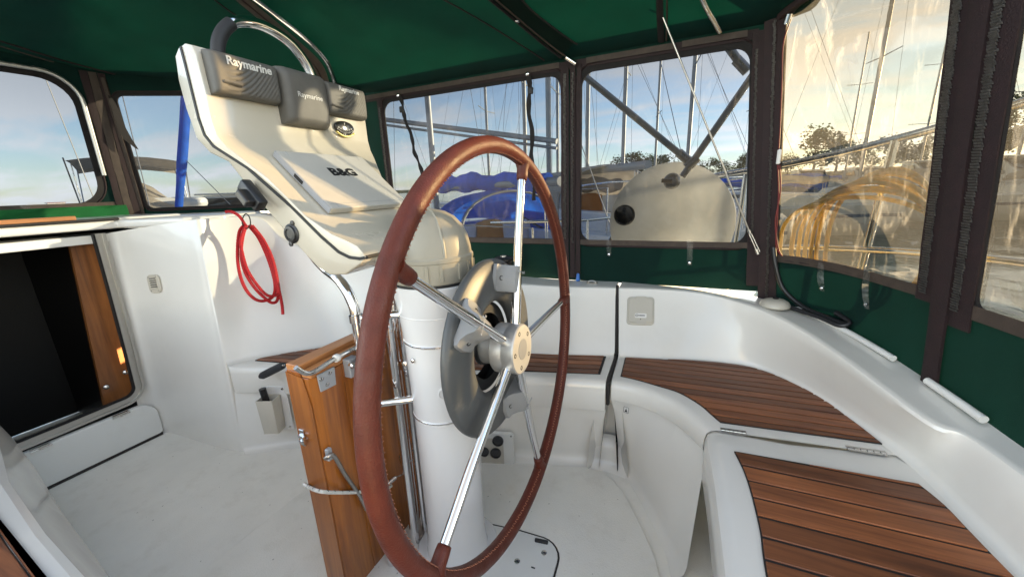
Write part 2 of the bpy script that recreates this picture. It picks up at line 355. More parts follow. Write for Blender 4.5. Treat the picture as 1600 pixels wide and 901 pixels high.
# raised helm floor with a gutter left round its curved edge
hf = tag(mk('helm_floor', slab2([(-.9,-.40),(-.9,.20),(-.55,.28),(-.3,.36),(-.05,.455),(.08,.495),(.15,.49),(.20,.46),(.255,.39),(.30,.315),(.335,.25),(.365,.185),(.385,.12),(.40,.0),(.40,-.40)], SOLE-.001, SOLE+.011), 'nonskid', bevel=(.005,3), smooth=60), 'raised off-white helm floor with a curved gutter edge', None, None, 'structure')
def section_bench(Ft, Lp, B, lipz):
    """bench cross-section: foot, locker front, lid lip, rounded edge, seat"""
    o = (xy(B)-xy(Lp)).normalized()
    return [at(Ft, SOLE-.002)-o*.035, at(Ft, SOLE+.002)-o*.018, at(Ft, SOLE+.010)-o*.004, at(Ft, SOLE+.022)+o*.006, at(Ft, SOLE+.05)+o*.012, at(xy(Ft)*.35+xy(Lp)*.65+o*.012, lipz-.06), at(xy(Lp)+o*.020, lipz-.01), at(xy(Lp)+o*.020, lipz), at(xy(Lp)+o*.002, lipz+.001),
            at(xy(Lp)-o*.001, lipz+.006), at(Lp, SEAT-.035), at(xy(Lp)+o*.004, SEAT-.016), at(xy(Lp)+o*.013, SEAT-.005), at(xy(Lp)+o*.028, SEAT), at(xy(Lp).lerp(xy(B), .5), SEAT), at(xy(B)-o*.022, SEAT)]
def section_back(Lp, B, T, O, drop=.09):
    o = (xy(B)-xy(Lp)).normalized(); B0 = at(xy(B)-o*.022, SEAT); T, O = V(T), V(O); Bt = at(B, SEAT+.02)
    d = (T-Bt); q = (xy(O)-xy(T)).normalized()
    rows = [B0, at(xy(B)-o*.012, SEAT+.002), at(xy(B)-o*.004, SEAT+.009), Bt, Bt+d*.25, Bt+d*.5, Bt+d*.75, T-V((0,0,.012)), T+q*.003-V((0,0,.004)), T+q*.010-V((0,0,.0005)), T+q*.022]
    rows += [O, O+q*.01-V((0,0,.012)), O+q*.012-V((0,0,drop))]
    return rows
def loft(stations, fn, n=5):
    cols = list(zip(*[[V((*p, 0)) if len(p) == 2 else V(p) for p in st] for st in stations]))
    dense = [catmull(c, n) for c in cols]
    return [fn(*[d[i] for d in dense]) for i in range(len(dense[0]))]
def endcap(rows):
    """close the two open ends of a loft with n-gons"""
    return rows

# starboard bench: (foot, lip, back bottom, coaming top inside, coaming top outside)
SB = [((-1.375,.05),(-1.40,.085),(-1.44,.10),(-1.56,.18,1.085),(-1.75,.35,1.10)),
      ((-1.30,.10),(-1.33,.105),(-1.38,.20),(-1.57,.32,1.088),(-1.72,.52,1.10)),
      ((-1.19,.175),(-1.20,.15),(-1.25,.335),(-1.51,.43,1.07),(-1.66,.66,1.06)),
      ((-1.00,.235),(-1.00,.18),(-1.08,.476),(-1.38,.47,.945),(-1.40,.78,.95)),
      ((-.70,.305),(-.70,.265),(-.75,.545),(-.98,.60,.825),(-.98,.86,.82)),
      ((-.40,.395),(-.40,.355),(-.42,.603),(-.55,.735,.755),(-.56,.93,.75)),
      ((-.12,.475),(-.12,.435),(-.12,.665),(-.20,.825,.722),(-.21,.965,.722)),
      ((.128,.548),(.149,.497),(.143,.737),(.116,.884,.720),(.114,1.0,.720))]
lip_sb = .335
rows = loft(SB, lambda F_, L_, B_, T_, O_: section_bench(F_, L_, B_, lip_sb))
sb_bench = thing('side_bench', 'long white moulded side bench with a narrow teak top under the coaming', 'bench', (-.5,.45,SOLE))
vf = grid(rows); n = len(rows[0])
vf[1].append(tuple(range((len(rows)-1)*n, len(rows)*n)))
mk('locker_front', vf, 'gelcoat', sb_bench, smooth=35)
rows = loft(SB, lambda F_, L_, B_, T_, O_: section_back(L_, B_, T_, O_))
vf = grid(rows); n = len(rows[0]); vf[1].append(tuple(range((len(rows)-1)*n, len(rows)*n)))
cs = mk('side_coaming', vf, 'gelcoat', None, smooth=40)
tag(cs, 'white moulded coaming and backrest along the side bench', None, None, 'structure')

# quarter bench and stern coaming
QB = [((.200,.552),(.170,.501),(.160,.738),(.130,.885,.720),(.128,1.0,.720)),
      ((.26,.50),(.25,.497),(.30,.765),(.29,.915,.718),(.31,1.03,.713)),
      ((.305,.435),(.31,.478),(.42,.80),(.45,.928,.711),(.49,1.035,.704)),
      ((.345,.37),(.365,.448),(.586,.815),(.58,.880,.700),(.67,1.005,.690)),
      ((.38,.305),(.41,.405),(.70,.785),(.68,.805,.686),(.80,.95,.675)),
      ((.408,.25),(.442,.362),(.80,.67),(.77,.69,.662),(.925,.82,.655)),
      ((.425,.20),(.460,.335),(.87,.53),(.845,.525,.636),(.985,.61,.640)),
      ((.437,.15),(.474,.312),(.942,.362),(.925,.300,.607),(1.02,.40,.620))]
lip_qb = .385
rows = loft(QB, lambda F_, L_, B_, T_, O_: section_bench(F_, L_, B_, lip_qb))
qb = thing('quarter_bench', 'white curved corner bench with a wedge of teak strips beside the wheel', 'bench', (.5,.55,SOLE))
vf = grid(rows); n = len(rows[0]); vf[1].append(tuple(range(n))[::-1])
mk('locker_front', vf, 'gelcoat', qb, smooth=35)
QC = [(q[1], q[2], q[3], q[4]) for q in QB] + [
      ((.50,.25),(.962,.275),(.975,.262,.603),(1.035,.34,.614)),
      ((.50,.15),(.975,.16),(1.0,.15,.600),(1.06,.20,.606)),
      ((.50,0),(.99,0),(1.02,0,.598),(1.075,.02,.602)),
      ((.50,-.5),(1.02,-.5),(1.05,-.5,.596),(1.12,-.5,.60)),
      ((.50,-.95),(1.04,-.95),(1.07,-.95,.596),(1.14,-.95,.60))]
rows = loft(QC, lambda L_, B_, T_, O_: section_back(L_, B_, T_, O_, .18))
vf = grid(rows); n = len(rows[0]); vf[1].append(tuple(range(n))[::-1])
cq = mk('stern_coaming', vf, 'gelcoat', None, smooth=40)
tag(cq, 'white rounded coaming sweeping round the stern', None, None, 'structure')
# narrow drain channel between the two benches and the strip of moulding behind it
ch = mk('drain_channel', grid([[V((.085,.49,SOLE)),V((.095,.50,.20)),V((.126,.55,.45)),V((.128,.735,.465)),V((.104,.89,.712))],
                            [V((.135,.60,SOLE)),V((.135,.625,.18)),V((.145,.64,.40)),V((.142,.80,.43)),V((.118,.93,.68))],
                            [V((.175,.605,SOLE)),V((.180,.625,.18)),V((.165,.64,.40)),V((.156,.80,.43)),V((.128,.93,.68))],
                            [V((.245,.50,SOLE)),V((.235,.50,.20)),V((.190,.54,.45)),V((.176,.735,.465)),V((.140,.89,.712))]]), 'gelcoat', None, smooth=60)
mk('drain_sill', grid([[V((x_, y_-.004, SOLE)), V((x_, y_+.022, SOLE+.012)), V((x_, y_+.034, SOLE+.035)), V((x_, y_+.036, .12)), V((x_, y_+.036+b_*.4, .16+a_)), V((x_, y_+.05+b_, .175+a_))] for x_, y_, a_, b_ in ((.10,.508,.0,.03),(.125,.510,.0,.03),(.15,.513,0,.03),(.178,.513,0,.03),(.205,.508,.0,.03),(.235,.500,.0,.03))]), 'gelcoat', ch, smooth=80)
mk('slot_shade', tube(catmull([(.157,.512,.36),(.157,.512,.44),(.158,.530,.4535),(.150,.735,.458),(.146,.755,.475),(.124,.884,.705),(.122,.90,.713)], 5), .0068, 8), 'caulk', ch, smooth=60)  # black strip laid in to paint the slot's shade
tag(ch, 'narrow shadowed drain slot between the two benches', None, None, 'structure')

# helm seat (centre of the stern)
hs = thing('helm_seat', 'white lift-up helm seat topped with wide glossy teak strips', 'bench', (.75,0,SOLE))
def helm_sec(Lp, B):
    Lp, B = V(Lp), V(B)
    return [V((Lp[0]+.045, Lp[1]+.03, SOLE)), V((Lp[0]+.05, Lp[1]+.03, .30)), V((Lp[0]+.012, Lp[1], .31)), V((Lp[0]+.0, Lp[1], .33)), V((Lp[0], Lp[1], SEAT-.03)), V((Lp[0]+.005, Lp[1], SEAT-.012)), V((Lp[0]+.018, Lp[1], SEAT-.002)), V((Lp[0]+.035, Lp[1], SEAT)), V((Lp[0]+.2, Lp[1], SEAT)), V((B[0]+.02, B[1], SEAT))]
helm_rows = []
for a, b in ((((.478,.322),(.946,.375))), ((.474,.296),(.95,.335)), ((.474,.25),(.955,.28)), ((.482,.10),(.97,.12)), ((.486,-.1),(.985,-.05)), ((.49,-.5),(1.02,-.5)), ((.49,-.95),(1.04,-.95))):
    helm_rows.append(helm_sec(a, b))
helm_rows[0] = [p-V((0,0,.005)) if p.z > .4 else p for p in helm_rows[0]]
vf = grid(helm_rows); n = len(helm_rows[0]); vf[1].append(tuple(range(n))[::-1])
mk('seat_base', vf, 'gelcoat', hs, smooth=35)
# port bench, on which the camera rests
pb = thing('port_bench', 'white side bench with a teak top facing the companionway corner', 'bench', (-1.0,-.8,SOLE))
prow = []
for F_, L_ in (((-1.94,-.41),(-1.94,-.455)), ((-1.6,-.45),(-1.6,-.50)), ((-1.2,-.505),(-1.25,-.565)), ((-.8,-.55),(-.9,-.60)), ((-.4,-.58),(-.5,-.625)), ((.1,-.60),(.1,-.64)), ((.45,-.60),(.45,-.64))):
    prow.append([V((F_[0],F_[1],SOLE)), V((F_[0],F_[1]-.01,.30)), V((L_[0],L_[1]+.012,.40)), V((L_[0],L_[1],SEAT-.03)), V((L_[0],L_[1]-.006,SEAT-.01)), V((L_[0],L_[1]-.02,SEAT)), V((L_[0],-1.0,SEAT)), V((L_[0],-1.03,SEAT+.28)), V((L_[0],-1.12,SEAT+.28)), V((L_[0],-1.13,.30))])
mk('locker_front', grid([r[::-1] for r in prow]), 'gelcoat', pb, smooth=35)

# teak strips ---------------------------------------------------------------
def planks(parent, poly, z, ang, pitch, gap=.0045, th=.007, phase=0):
    """dark bed plus single strips cut to the outline"""
    mk('caulk_bed', slab2(poly, z+.0005, z+.004), 'caulk', parent)
    c, s = math.cos(ang), math.sin(ang); nx, ny = -s, c
    ds = [nx*p[0]+ny*p[1] for p in poly]; d0, d1 = min(ds), max(ds); d = d0+.006-phase
    cx = sum(p[0] for p in poly)/len(poly); cy = sum(p[1] for p in poly)/len(poly)
    inner = []
    per = sum((V(poly[i])-V(poly[i-1])).length for i in range(len(poly)))
    inner = [(p[0]+(cx-p[0])*.012, p[1]+(cy-p[1])*.012) for p in poly]
    while d < d1-.006:
        strip = clip(clip(inner, nx, ny, d+pitch-gap), -nx, -ny, -max(d, d0+.005))
        if len(strip) >= 3:
            area = abs(sum(strip[i][0]*strip[(i+1) % len(strip)][1]-strip[(i+1) % len(strip)][0]*strip[i][1] for i in range(len(strip))))/2
            if area > 2e-4:
                mk('teak_strip', slab2(strip, z+.002, z+th+random.uniform(-.0006,.0006)), 'teak_deck', parent, bevel=(.0012, 1))
        d += pitch
def smooth2(pts, n=5): return [(p.x, p.y) for p in catmull([V((*p, 0)) for p in pts], n)]
# side bench top
inner = smooth2([(-1.01,.228),(-.70,.315),(-.40,.405),(-.12,.485),(.120,.548)])
outer = smooth2([(.112,.712),(-.12,.648),(-.42,.585),(-.75,.526),(-1.05,.452),(-1.22,.325),(-1.345,.19)])
planks(sb_bench, [(-1.345,.165)]+smooth2([(-1.2,.192),(-1.01,.228)])+inner[1:]+outer, SEAT, math.radians(13.5), .0385, gap=.0062)
# quarter bench top
front = smooth2([(.195,.556),(.25,.549),(.327,.527),(.398,.503),(.462,.445),(.496,.392),(.517,.360)])
back = smooth2([(.905,.400),(.878,.485),(.835,.60),(.768,.70),(.684,.775),(.586,.797),(.42,.778),(.30,.748),(.188,.725)])
planks(qb, front+back, SEAT, math.radians(3.5), .0375, gap=.0062, phase=.01)
# helm seat top
fr_ = smooth2([(.548,-.9),(.552,-.5),(.557,-.13),(.562,-.03),(.560,.08),(.553,.16),(.540,.228)])
bk_ = smooth2([(.918,.250),(.937,.19),(.945,.12),(.956,.03),(.975,-.1),(1.0,-.5),(1.01,-.9)])
planks(hs, fr_+bk_, SEAT, math.radians(1.0), .0545, gap=.0068, phase=.012)
# port bench top
planks(pb, [(-1.9,-.53),(-1.25,-.625),(-.9,-.656),(-.5,-.68),(.0,-.695),(.4,-.695),(.4,-.99),(-1.9,-.99)], SEAT, math.radians(-4), .05)
# piano hinges on the seam between quarter bench and helm seat
def hinge(parent, a, b, name='hinge'):
    a, b = V(a), V(b); d = (b-a); k = 6; parts = []
    for i in range(k):
        p, q = a+d*(i/k)+d*.01, a+d*((i+.86)/k); parts.append(tube([p, q], .0042, 8))
    dn = d.normalized(); sd_ = V((-dn.y, dn.x, 0))
    parts.append(slab([a-sd_*.010, b-sd_*.010, b+sd_*.010, a+sd_*.010], (0,0,.0018)))
    return mk(name, join(*parts), 'steel', parent)
hinge(qb, (.515,.322,SEAT+.001), (.580,.328,SEAT+.001)); hinge(qb, (.815,.350,SEAT+.001), (.90,.357,SEAT+.001))

# ------------------------------------------------------------------ cabin bulkhead with the companionway
BX = -1.93
BULK = grid(loft([((-1.945,-.06,SOLE),(-1.945,-.02,1.040)), ((-1.938,-.02,SOLE),(-1.938,.004,1.040)), ((-1.86,.012,SOLE),(-1.90,.045,1.048)), ((-1.62,.022,SOLE),(-1.72,.115,1.070)), ((-1.46,.034,SOLE),(-1.62,.158,1.080)), ((-1.405,.045,SOLE),(-1.575,.176,1.085)), ((-1.378,.054,SOLE),(-1.56,.19,1.087)), ((-1.395,.10,SOLE),(-1.572,.25,1.082))],
        lambda a, b: [a.lerp(b, t)-V((0, 0, 0)) for t in [i/12 for i in range(13)]], 4))
bulk = tag(mk('cabin_bulkhead', BULK, 'gelcoat', None, smooth=50), 'white moulded cabin bulkhead beside the companionway', None, None, 'structure')
# the shallow raised panel on the bulkhead
def onbulk(u, t, off=0):
    a = V((-1.93,.008,SOLE)).lerp(V((-1.405,.045,SOLE)), u); b = V((-1.93,.018,1.040)).lerp(V((-1.575,.176,1.085)), u)
    nrm = (V((-1.405,.045,SOLE))-V((-1.93,.008,SOLE))).cross(b-a).normalized()
    if nrm.y > 0: nrm = -nrm
    return a.lerp(b, t)+nrm*(off+.012*math.sin(math.pi*u))
# port half of the bulkhead, above and beside the opening (opening y -0.62 .. 0.0, z 0.27 .. 1.0)
mk('port_panel', box((BX-.02, -.95, .58), (.04, .62, 1.04)), 'gelcoat', bulk, bevel=(.006, 2))
mk('header', box((BX-.02, -.30, 1.022), (.04, .72, .036)), 'gelcoat', bulk, bevel=(.005, 2))
# cabin interior behind the opening
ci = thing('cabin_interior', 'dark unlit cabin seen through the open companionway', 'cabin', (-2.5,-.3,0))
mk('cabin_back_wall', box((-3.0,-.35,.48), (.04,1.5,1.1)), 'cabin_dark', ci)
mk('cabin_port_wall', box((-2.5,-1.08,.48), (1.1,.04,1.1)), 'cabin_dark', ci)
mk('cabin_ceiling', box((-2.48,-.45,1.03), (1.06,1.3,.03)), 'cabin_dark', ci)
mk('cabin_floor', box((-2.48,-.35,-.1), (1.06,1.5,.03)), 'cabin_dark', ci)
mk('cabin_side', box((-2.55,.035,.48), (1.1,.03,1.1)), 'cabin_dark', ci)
wp = mk('wooden_lining', slab([P(a, b, 0, -1.985) for a, b in ((108,377),(172,370),(222,622),(165,640))], (-.02,0,0)), 'cabin_wood', ci)
for k, (px, py) in enumerate(((168,404),(195,580),(165,603))):
    q = P(px, py, 0, -1.985)
    mk('catch', lathe([(.007,0),(.008,.006),(.011,.010),(.010,.018),(.004,.022)], q, (1,-.2,0), 16), 'steel', ci, smooth=40)
# aluminium channel round the opening
fr = thing('companionway_frame', 'aluminium channel framing the dark companionway opening', 'door frame', (BX,-.3,.25))
path = [V((BX,-.006,1.045)), V((BX,-.012,.8)), V((BX,-.022,.5)), V((BX,-.028,.36))]
for k in range(1, 9):
    a = k/8*math.pi/2; path.append(V((BX, -.028-.07*(1-math.cos(a)), .345-.07*math.sin(a))))
path += [V((BX,-.3,.268)), V((BX,-.66,.262))]
def strip_along(path, wdt, thk, off):
    rows_ = []
    for i, p in enumerate(path):
        d = (path[min(i+1,len(path)-1)]-path[max(i-1,0)]).normalized(); s_ = d.cross(V((1,0,0))).normalized()
        a = p+s_*off
        rows_.append([a+V((0,0,0)), a+V((thk,0,0)), a+s_*wdt*.3+V((thk,0,0)), a+s_*wdt*.3+V((thk*.5,0,0)), a+s_*wdt*.7+V((thk*.5,0,0)), a+s_*wdt*.7+V((thk,0,0)), a+s_*wdt+V((thk,0,0)), a+s_*wdt])
    return grid(rows_, closed=True)
mk('channel', strip_along(path, .034, .016, -.012), 'aluminium_frame', fr, smooth=40)
mk('gasket', strip_along(path, .006, .018, .024), 'rubber', fr)
# threshold board under the opening with two hinges
tb = thing('threshold_board', 'white drop-in board hinged below the companionway opening', 'board', (BX,-.3,SOLE))
yy = -.004; rr = .07
poly = [(-.68,SOLE+.012),(yy-.012,SOLE+.012),(yy,SOLE+.02)]+[(yy-rr*(1-math.cos(a)), .175+rr*1.0*math.sin(a)) for a in [k/8*math.pi/2 for k in range(9)]]+[(-.68,.245)]
mk('board', slab([(BX+.004, p[0], p[1]) for p in poly], (.024,0,0)), 'board_white', tb, bevel=(.004, 2))
mk('gap_seal', box((BX+.018,-.34,SOLE+.006), (.02,.66,.012)), 'caulk', tb)
for y in (-.13,-.375):
    mk('hinge', join(box((BX+.028,y,.243), (.012,.055,.010)), tube([(BX+.034,y-.03,.240),(BX+.034,y+.03,.240)], .004, 8)), 'steel', tb)
# coachroof and sliding hatch garage
cr_ = thing('coachroof', 'white cabin top forward of the companionway', 'cabin top', (-2.6,-.2,1.04))
edge = [(-1.90,-1.2),(-1.90,.045),(-1.72,.115),(-1.62,.16),(-1.57,.30),(-1.62,.42),(-1.70,.56),(-1.95,.72),(-2.8,.80),(-4.2,.65),(-4.2,-1.2)]
mk('cabin_top', slab2(edge, 1.062, 1.098), 'gelcoat', cr_, bevel=(.009, 3), smooth=50)
mk('cabin_side', slab2([(-1.96,.70),(-2.8,.79),(-4.2,.64),(-4.2,.60),(-2.8,.75),(-1.96,.66)], .60, 1.066), 'gelcoat', cr_)
mk('hatch_rail', box((-1.905,-.22,1.103), (.04,.55,.010)), 'caulk', cr_, bevel=(.003, 1))
mk('hatch_trim', box((-1.93,-.30,1.115), (.05,.46,.018)), 'table_edge', cr_, bevel=(.004, 2))
mk('hatch_slide', slab([(-1.91,-.9,1.098),(-1.91,.30,1.098),(-1.92,.30,1.108),(-1.92,-.9,1.108)], (-.4,0,.0)), 'gelcoat', cr_, bevel=(.006, 2))
# side deck and topsides of this boat
dk = thing('side_deck', 'white side deck and hull outside the cockpit enclosure', 'hull', (0,1.2,-.55))
dr = []
for x, yo, zt in ((-4.2,.95,.62),(-2.8,1.22,.62),(-1.4,1.40,.62),(0,1.44,.62),(.6,1.40,.60),(1.1,1.15,.56),(1.35,.7,.52),(1.42,0,.50),(1.42,-1,.50)):
    yi = {-4.2:.6,-2.8:.78,-1.4:.80,0:.99,.6:1.0,1.1:.60,1.35:.35,1.42:0,}.get(x, 0)
    xi = x if x < .9 else {1.1:1.0,1.35:1.06,1.42:1.09}[x]
    dr.append([V((xi, yi if yo > -.5 else -1, zt)), V((x, yo-.02, zt-.005)), V((x, yo, zt-.03)), V((x, yo-.02, .1)), V((x-.02*(x > 1), yo-.15, -.6))])
mk('deck', grid(dr), 'gelcoat', dk, smooth=40)
# ------------------------------------------------------------------ steering wheel
TL = math.radians(-2.1); WC = V((0,0,.78)); WU = V((math.sin(TL),0,math.cos(TL))); WN = V((math.cos(TL),0,-math.sin(TL))); WY = V((0,1,0))
def wp_(r, th, dx=0): return WC+(WU*math.cos(th)+WY*math.sin(th))*r+WN*dx
wheel = thing('steering_wheel', 'large steering wheel with stitched brown leather rim and five chrome spokes', 'steering wheel', WC-V((0,0,.5)))
RW = .480
rim = mk('rim', tube([wp_(RW, 2*math.pi*k/128) for k in range(128)], .0182, 22, closed=True), 'leather', wheel, smooth=60)
st = []
for k in range(330):                                       # stitches along the inside of the rim
    th = 2*math.pi*k/330; a = wp_(RW-.0166, th-.0042, .0060 if k % 2 else .0108); b = wp_(RW-.0166, th+.0042, .0108 if k % 2 else .0060)
    st.append(tube([a, b], .0011, 4))
tag(mk('stitching', join(*st), 'thread', rim), kind='stuff')
PH = math.radians(18.8)
for k in range(5):
    th = PH+k*2*math.pi/5
    sp = mk('spoke', tube([wp_(.045, th, .008), wp_(.12, th, .006), wp_(.30, th, .001), wp_(RW-.012, th, 0)], [.0125,.0122,.0108,.0095], 20), 'chrome', wheel, smooth=60)
    mk('leather_sleeve', lathe([(.010,0),(.0135,.002),(.0145,.014),(.0148,.030),(.020,.045)], wp_(RW-.052, th, .001), wp_(1, th)-wp_(0, th), 20), 'leather', sp, smooth=60)
hub = mk('hub', lathe([(.036,-.075),(.045,-.07),(.045,-.034),(.060,-.033),(.0625,-.030),(.0625,-.004),(.0615,-.002),(.0615,.000),(.0625,.002),(.0625,.028),(.060,.031),(.030,.0315)], WC, WN, 48), 'hub_aluminium', wheel, smooth=30)
mk('hub_emblem', lathe([(.026,.031),(.026,.0322),(.024,.0325)], WC, WN, 32), 'clamp_grey', hub, smooth=30)
sc = []
for k in range(5):
    th = PH+.63+k*2*math.pi/5; c = wp_(.046, th, .0305)
    mk('bolt', join(lathe([(.0058,0),(.0058,.0012),(.0035,.0013),(.0034,-.001)], c, WN, 14)), 'rubber', hub, smooth=30)
# autopilot drive ring behind the spokes
rg = mk('drive_ring', lathe([(.118,-.062),(.218,-.062),(.2225,-.058),(.2235,-.052),(.2225,-.046),(.216,-.040),(.150,-.032),(.132,-.033),(.122,-.037),(.117,-.044),(.116,-.054),(.118,-.062)], WC, WN, 72, cap=False), 'ring_grey', wheel, smooth=45)
mk('drive_housing', lathe([(.085,-.105),(.112,-.100),(.114,-.067),(.085,-.066)], WC, WN, 48, cap=False), 'black_plastic', rg, smooth=40)
mk('drive_core', lathe([(.030,-.30),(.034,-.085),(.05,-.08),(.05,-.07)], WC, WN, 32), 'black_plastic', rg, smooth=40)
for k in (0, 2, 4):
    th = PH+k*2*math.pi/5; er = (wp_(1, th)-wp_(0, th)).normalized(); et = WN.cross(er)
    prof = [(-.048,-.036),(-.046,-.028),(-.034,-.024),(-.024,-.012),(-.017,.004),(-.008,.0125),(0,.0145),(.008,.0125),(.017,.004),(.024,-.012),(.034,-.024),(.046,-.028),(.048,-.036),(.034,-.040),(0,-.034),(-.034,-.040)]
    n = len(prof); hw = .029
    rows_ = [[WC+er*(.172+s_*1.15)+et*a*k2*1.2+WN*b for a, b in prof] for s_, k2 in ((-hw,.80),(-hw+.004,.9),(0,1.0),(hw-.004,.96),(hw,.9))]
    v_, f_ = grid(rows_, closed=True); f_.append(tuple(range(n))[::-1]); f_.append(tuple(4*n+i for i in range(n)))
    cl_ = mk('clamp', (v_, f_), 'clamp_grey', rg, smooth=40)
    for sgn in (-1, 1):
        mk('screw', lathe([(.0062,-.004),(.0062,.0008),(.0045,.001),(.0042,-.003)], WC+er*.172+et*.037*sgn+WN*-.021, (WN+et*sgn*.55), 14), 'rubber', cl_, smooth=40)
    mk('lettering', text_mesh('Raymarine', .0105, WC+er*.192+WN*.0150, et, er if k == 0 else -er, .0004), 'grey_plate', cl_)

# ------------------------------------------------------------------ pedestal
ped = thing('steering_pedestal', 'white cylindrical pedestal with a cream domed compass cover', 'pedestal', (-.215,0,SOLE))
PX = V((-.215,0,0))
col = mk('column', lathe([(.098,SOLE+.010),(.094,SOLE+.03),(.0885,SOLE+.09),(.0885,.565),(.0905,.567),(.0905,.574),(.0890,.576),(.0925,.784),(.0945,.786),(.0945,.793),(.093,.795),(.0985,.862),(.0992,.863),(.0992,.865),(.0987,.866),(.1055,.925),(.1065,.940),(.104,.943)], PX, (0,0,1), 56), 'column_white', ped, smooth=25)
for z, r in ((.5705,.0909),(.7895,.0949)):
    mk('trim_ring', lathe([(r,z-.0022),(r+.0006,z-.0012),(r+.0006,z+.0012),(r,z+.0022)], PX, (0,0,1), 56, cap=False), 'steel', col)
mk('gasket', lathe([(.103,.942),(.1065,.9435),(.1065,.9475),(.103,.949)], PX, (0,0,1), 56), 'rubber', ped)
cap = mk('compass_cover', lathe([(.104,.949),(.1055,.952),(.1052,1.000),(.1068,1.002),(.1068,1.010),(.103,1.014),(.1015,1.030),(.0955,1.058),(.084,1.083),(.066,1.104),(.042,1.118),(.018,1.1235),(.001,1.1245)], PX, (0,0,1), 56), 'cap_beige', ped, smooth=25)
for a in range(8):                                         # grip recess frames round the cover
    th = a*math.pi/4+.25
    rows_ = []
    for t, dr_, z in ((-.27,.0005,0),(-.27,.0040,0),(-.20,.0040,0),(-.19,.0008,0),(.19,.0008,0),(.20,.0040,0),(.27,.0040,0),(.27,.0005,0)):
        ang = th+t; rows_.append([PX+V((math.cos(ang)*(.1050+dr_), math.sin(ang)*(.1050+dr_), zz)) for zz in (.958,.962,.992,.996)])
    mk('grip_rib', grid(rows_), 'cap_beige', cap, smooth=30)
rb = []
for k in range(14):
    a = k/13*math.pi*.5; rb.append(PX+V((.1040*math.cos(a)*.99*math.cos(-.65), .1040*math.cos(a)*.99*math.sin(-.65), 1.014+.112*math.sin(a))))
mk('dome_ridge', tube(rb, .004, 8), 'cap_beige', cap, smooth=60)
mk('inspection_cap', lathe([(.017,0),(.018,.003),(.014,.0045),(.012,.003),(.004,.003)], PX+V((.052,-.071,.66)), (.59,-.81,0), 28), 'column_white', col, smooth=30)
mk('bolt', lathe([(.006,0),(.006,.003),(.003,.005)], PX+V((-.02,-.092,.75)), (-.1,-1,0), 12), 'steel', col, smooth=40)
mk('base_flange', lathe([(.128,SOLE+.011),(.128,SOLE+.016),(.122,SOLE+.021),(.098,SOLE+.022)], PX, (0,0,1), 48), 'column_white', ped, smooth=30)
# floor plate next to the pedestal
fp = thing('floor_plate', 'white screwed-down floor hatch plate at the foot of the pedestal', 'hatch', (-.05,-.05,SOLE))
pl = [(-.30,.085),(-.05,.118),(.03,.122)]+[(.03+.065*math.sin(a), .057+.065*math.cos(a)) for a in [k/6*math.pi/2 for k in range(1, 7)]]+[(.10,-.04),(.105,-.25),(-.30,-.25)]
mk('plate', slab2(pl, SOLE+.010, SOLE+.016), 'board_white', fp, bevel=(.002, 2))
mk('seal', tube([V((p[0]*1.03, p[1]*1.03, SOLE+.0115)) for p in pl[:-1]], .0028, 6), 'caulk', fp)
for px, py in ((850,863),(808,876),(765,838)):
    q = P(px, py, 2, SOLE+.016)
    s_ = mk('screw', lathe([(.0085,0),(.0085,.0015),(.0065,.002)], q, (0,0,1), 16), 'steel', fp, smooth=40)
    mk('slot', lathe([(.0030,.0021),(.0030,.0026)], q, (0,0,1), 6), 'rubber', s_)
mk('stop_block', box(P(845,849,2,SOLE+.015)+V((0,.006,.004)), (.042,.010,.012), Matrix.Rotation(.15,3,'Z')), 'rubber', fp, bevel=(.002,1))
mk('marker', box(P(833,886,2,SOLE+.0165), (.012,.004,.001)), 'rubber', fp)

# ------------------------------------------------------------------ pedestal guard
gd = thing('pedestal_guard', 'polished steel guard rail hooped over the instrument pod with braces to the pedestal', 'guard rail', (-.43,0,SOLE))
hoop = catmull([(-.372,-.128,.86),(-.376,-.128,.90),(-.41,-.125,.955),(-.52,-.105,1.02),(-.66,-.14,1.30),(-.665,-.150,1.46),(-.665,-.143,1.53),(-.665,-.095,1.585),(-.665,-.02,1.600),(-.665,.055,1.580),(-.665,.105,1.525),(-.665,.112,1.46),(-.66,.105,1.30),(-.52,.09,1.02),(-.43,.06,.945),(-.405,.05,.90),(-.398,.045,.86)], 6)
mk('hoop', tube([V((-.372,-.128,SOLE)), V((-.372,-.128,.5))]+hoop+[V((-.397,.045,.5)), V((-.397,.045,SOLE))], .0130, 18), 'chrome', gd, smooth=60)
mk('inner_leg', tube([(-.345,.005,SOLE),(-.345,.005,.985)], .0150, 18), 'chrome', gd, smooth=60)
mk('inner_leg', tube([(-.350,-.042,SOLE),(-.350,-.042,.985)], .0135, 18), 'chrome', gd, smooth=60)
mk('joint', lathe([(.0175,0),(.0185,.004),(.0185,.022),(.0165,.028)], (-.345,.005,.665), (0,0,1), 20), 'chrome', gd, smooth=40)
for z in (.862,.615):
    mk('brace', tube([(-.372,-.128,z),(-.33,-.10,z),(-.275,-.06,z)], .0105, 16), 'chrome', gd, smooth=60)
    mk('brace', tube([(-.397,.045,z),(-.28,.04,z)], .0105, 16), 'chrome', gd, smooth=60)
mk('clamp', lathe([(.013,-.012),(.0165,-.010),(.0165,.010),(.013,.012)], (-.372,-.128,.862), (0,0,1), 16), 'chrome', gd, smooth=40)
mk('clamp_bolt', lathe([(.009,0),(.009,.012),(.006,.016)], (-.335,-.07,.893), (.3,-1,0), 8), 'steel', gd)
mk('hoop_dark_part', tube(hoop[28:42], .0150, 18), 'rubber', gd, smooth=60)  # black, slightly thicker stretch of the hoop

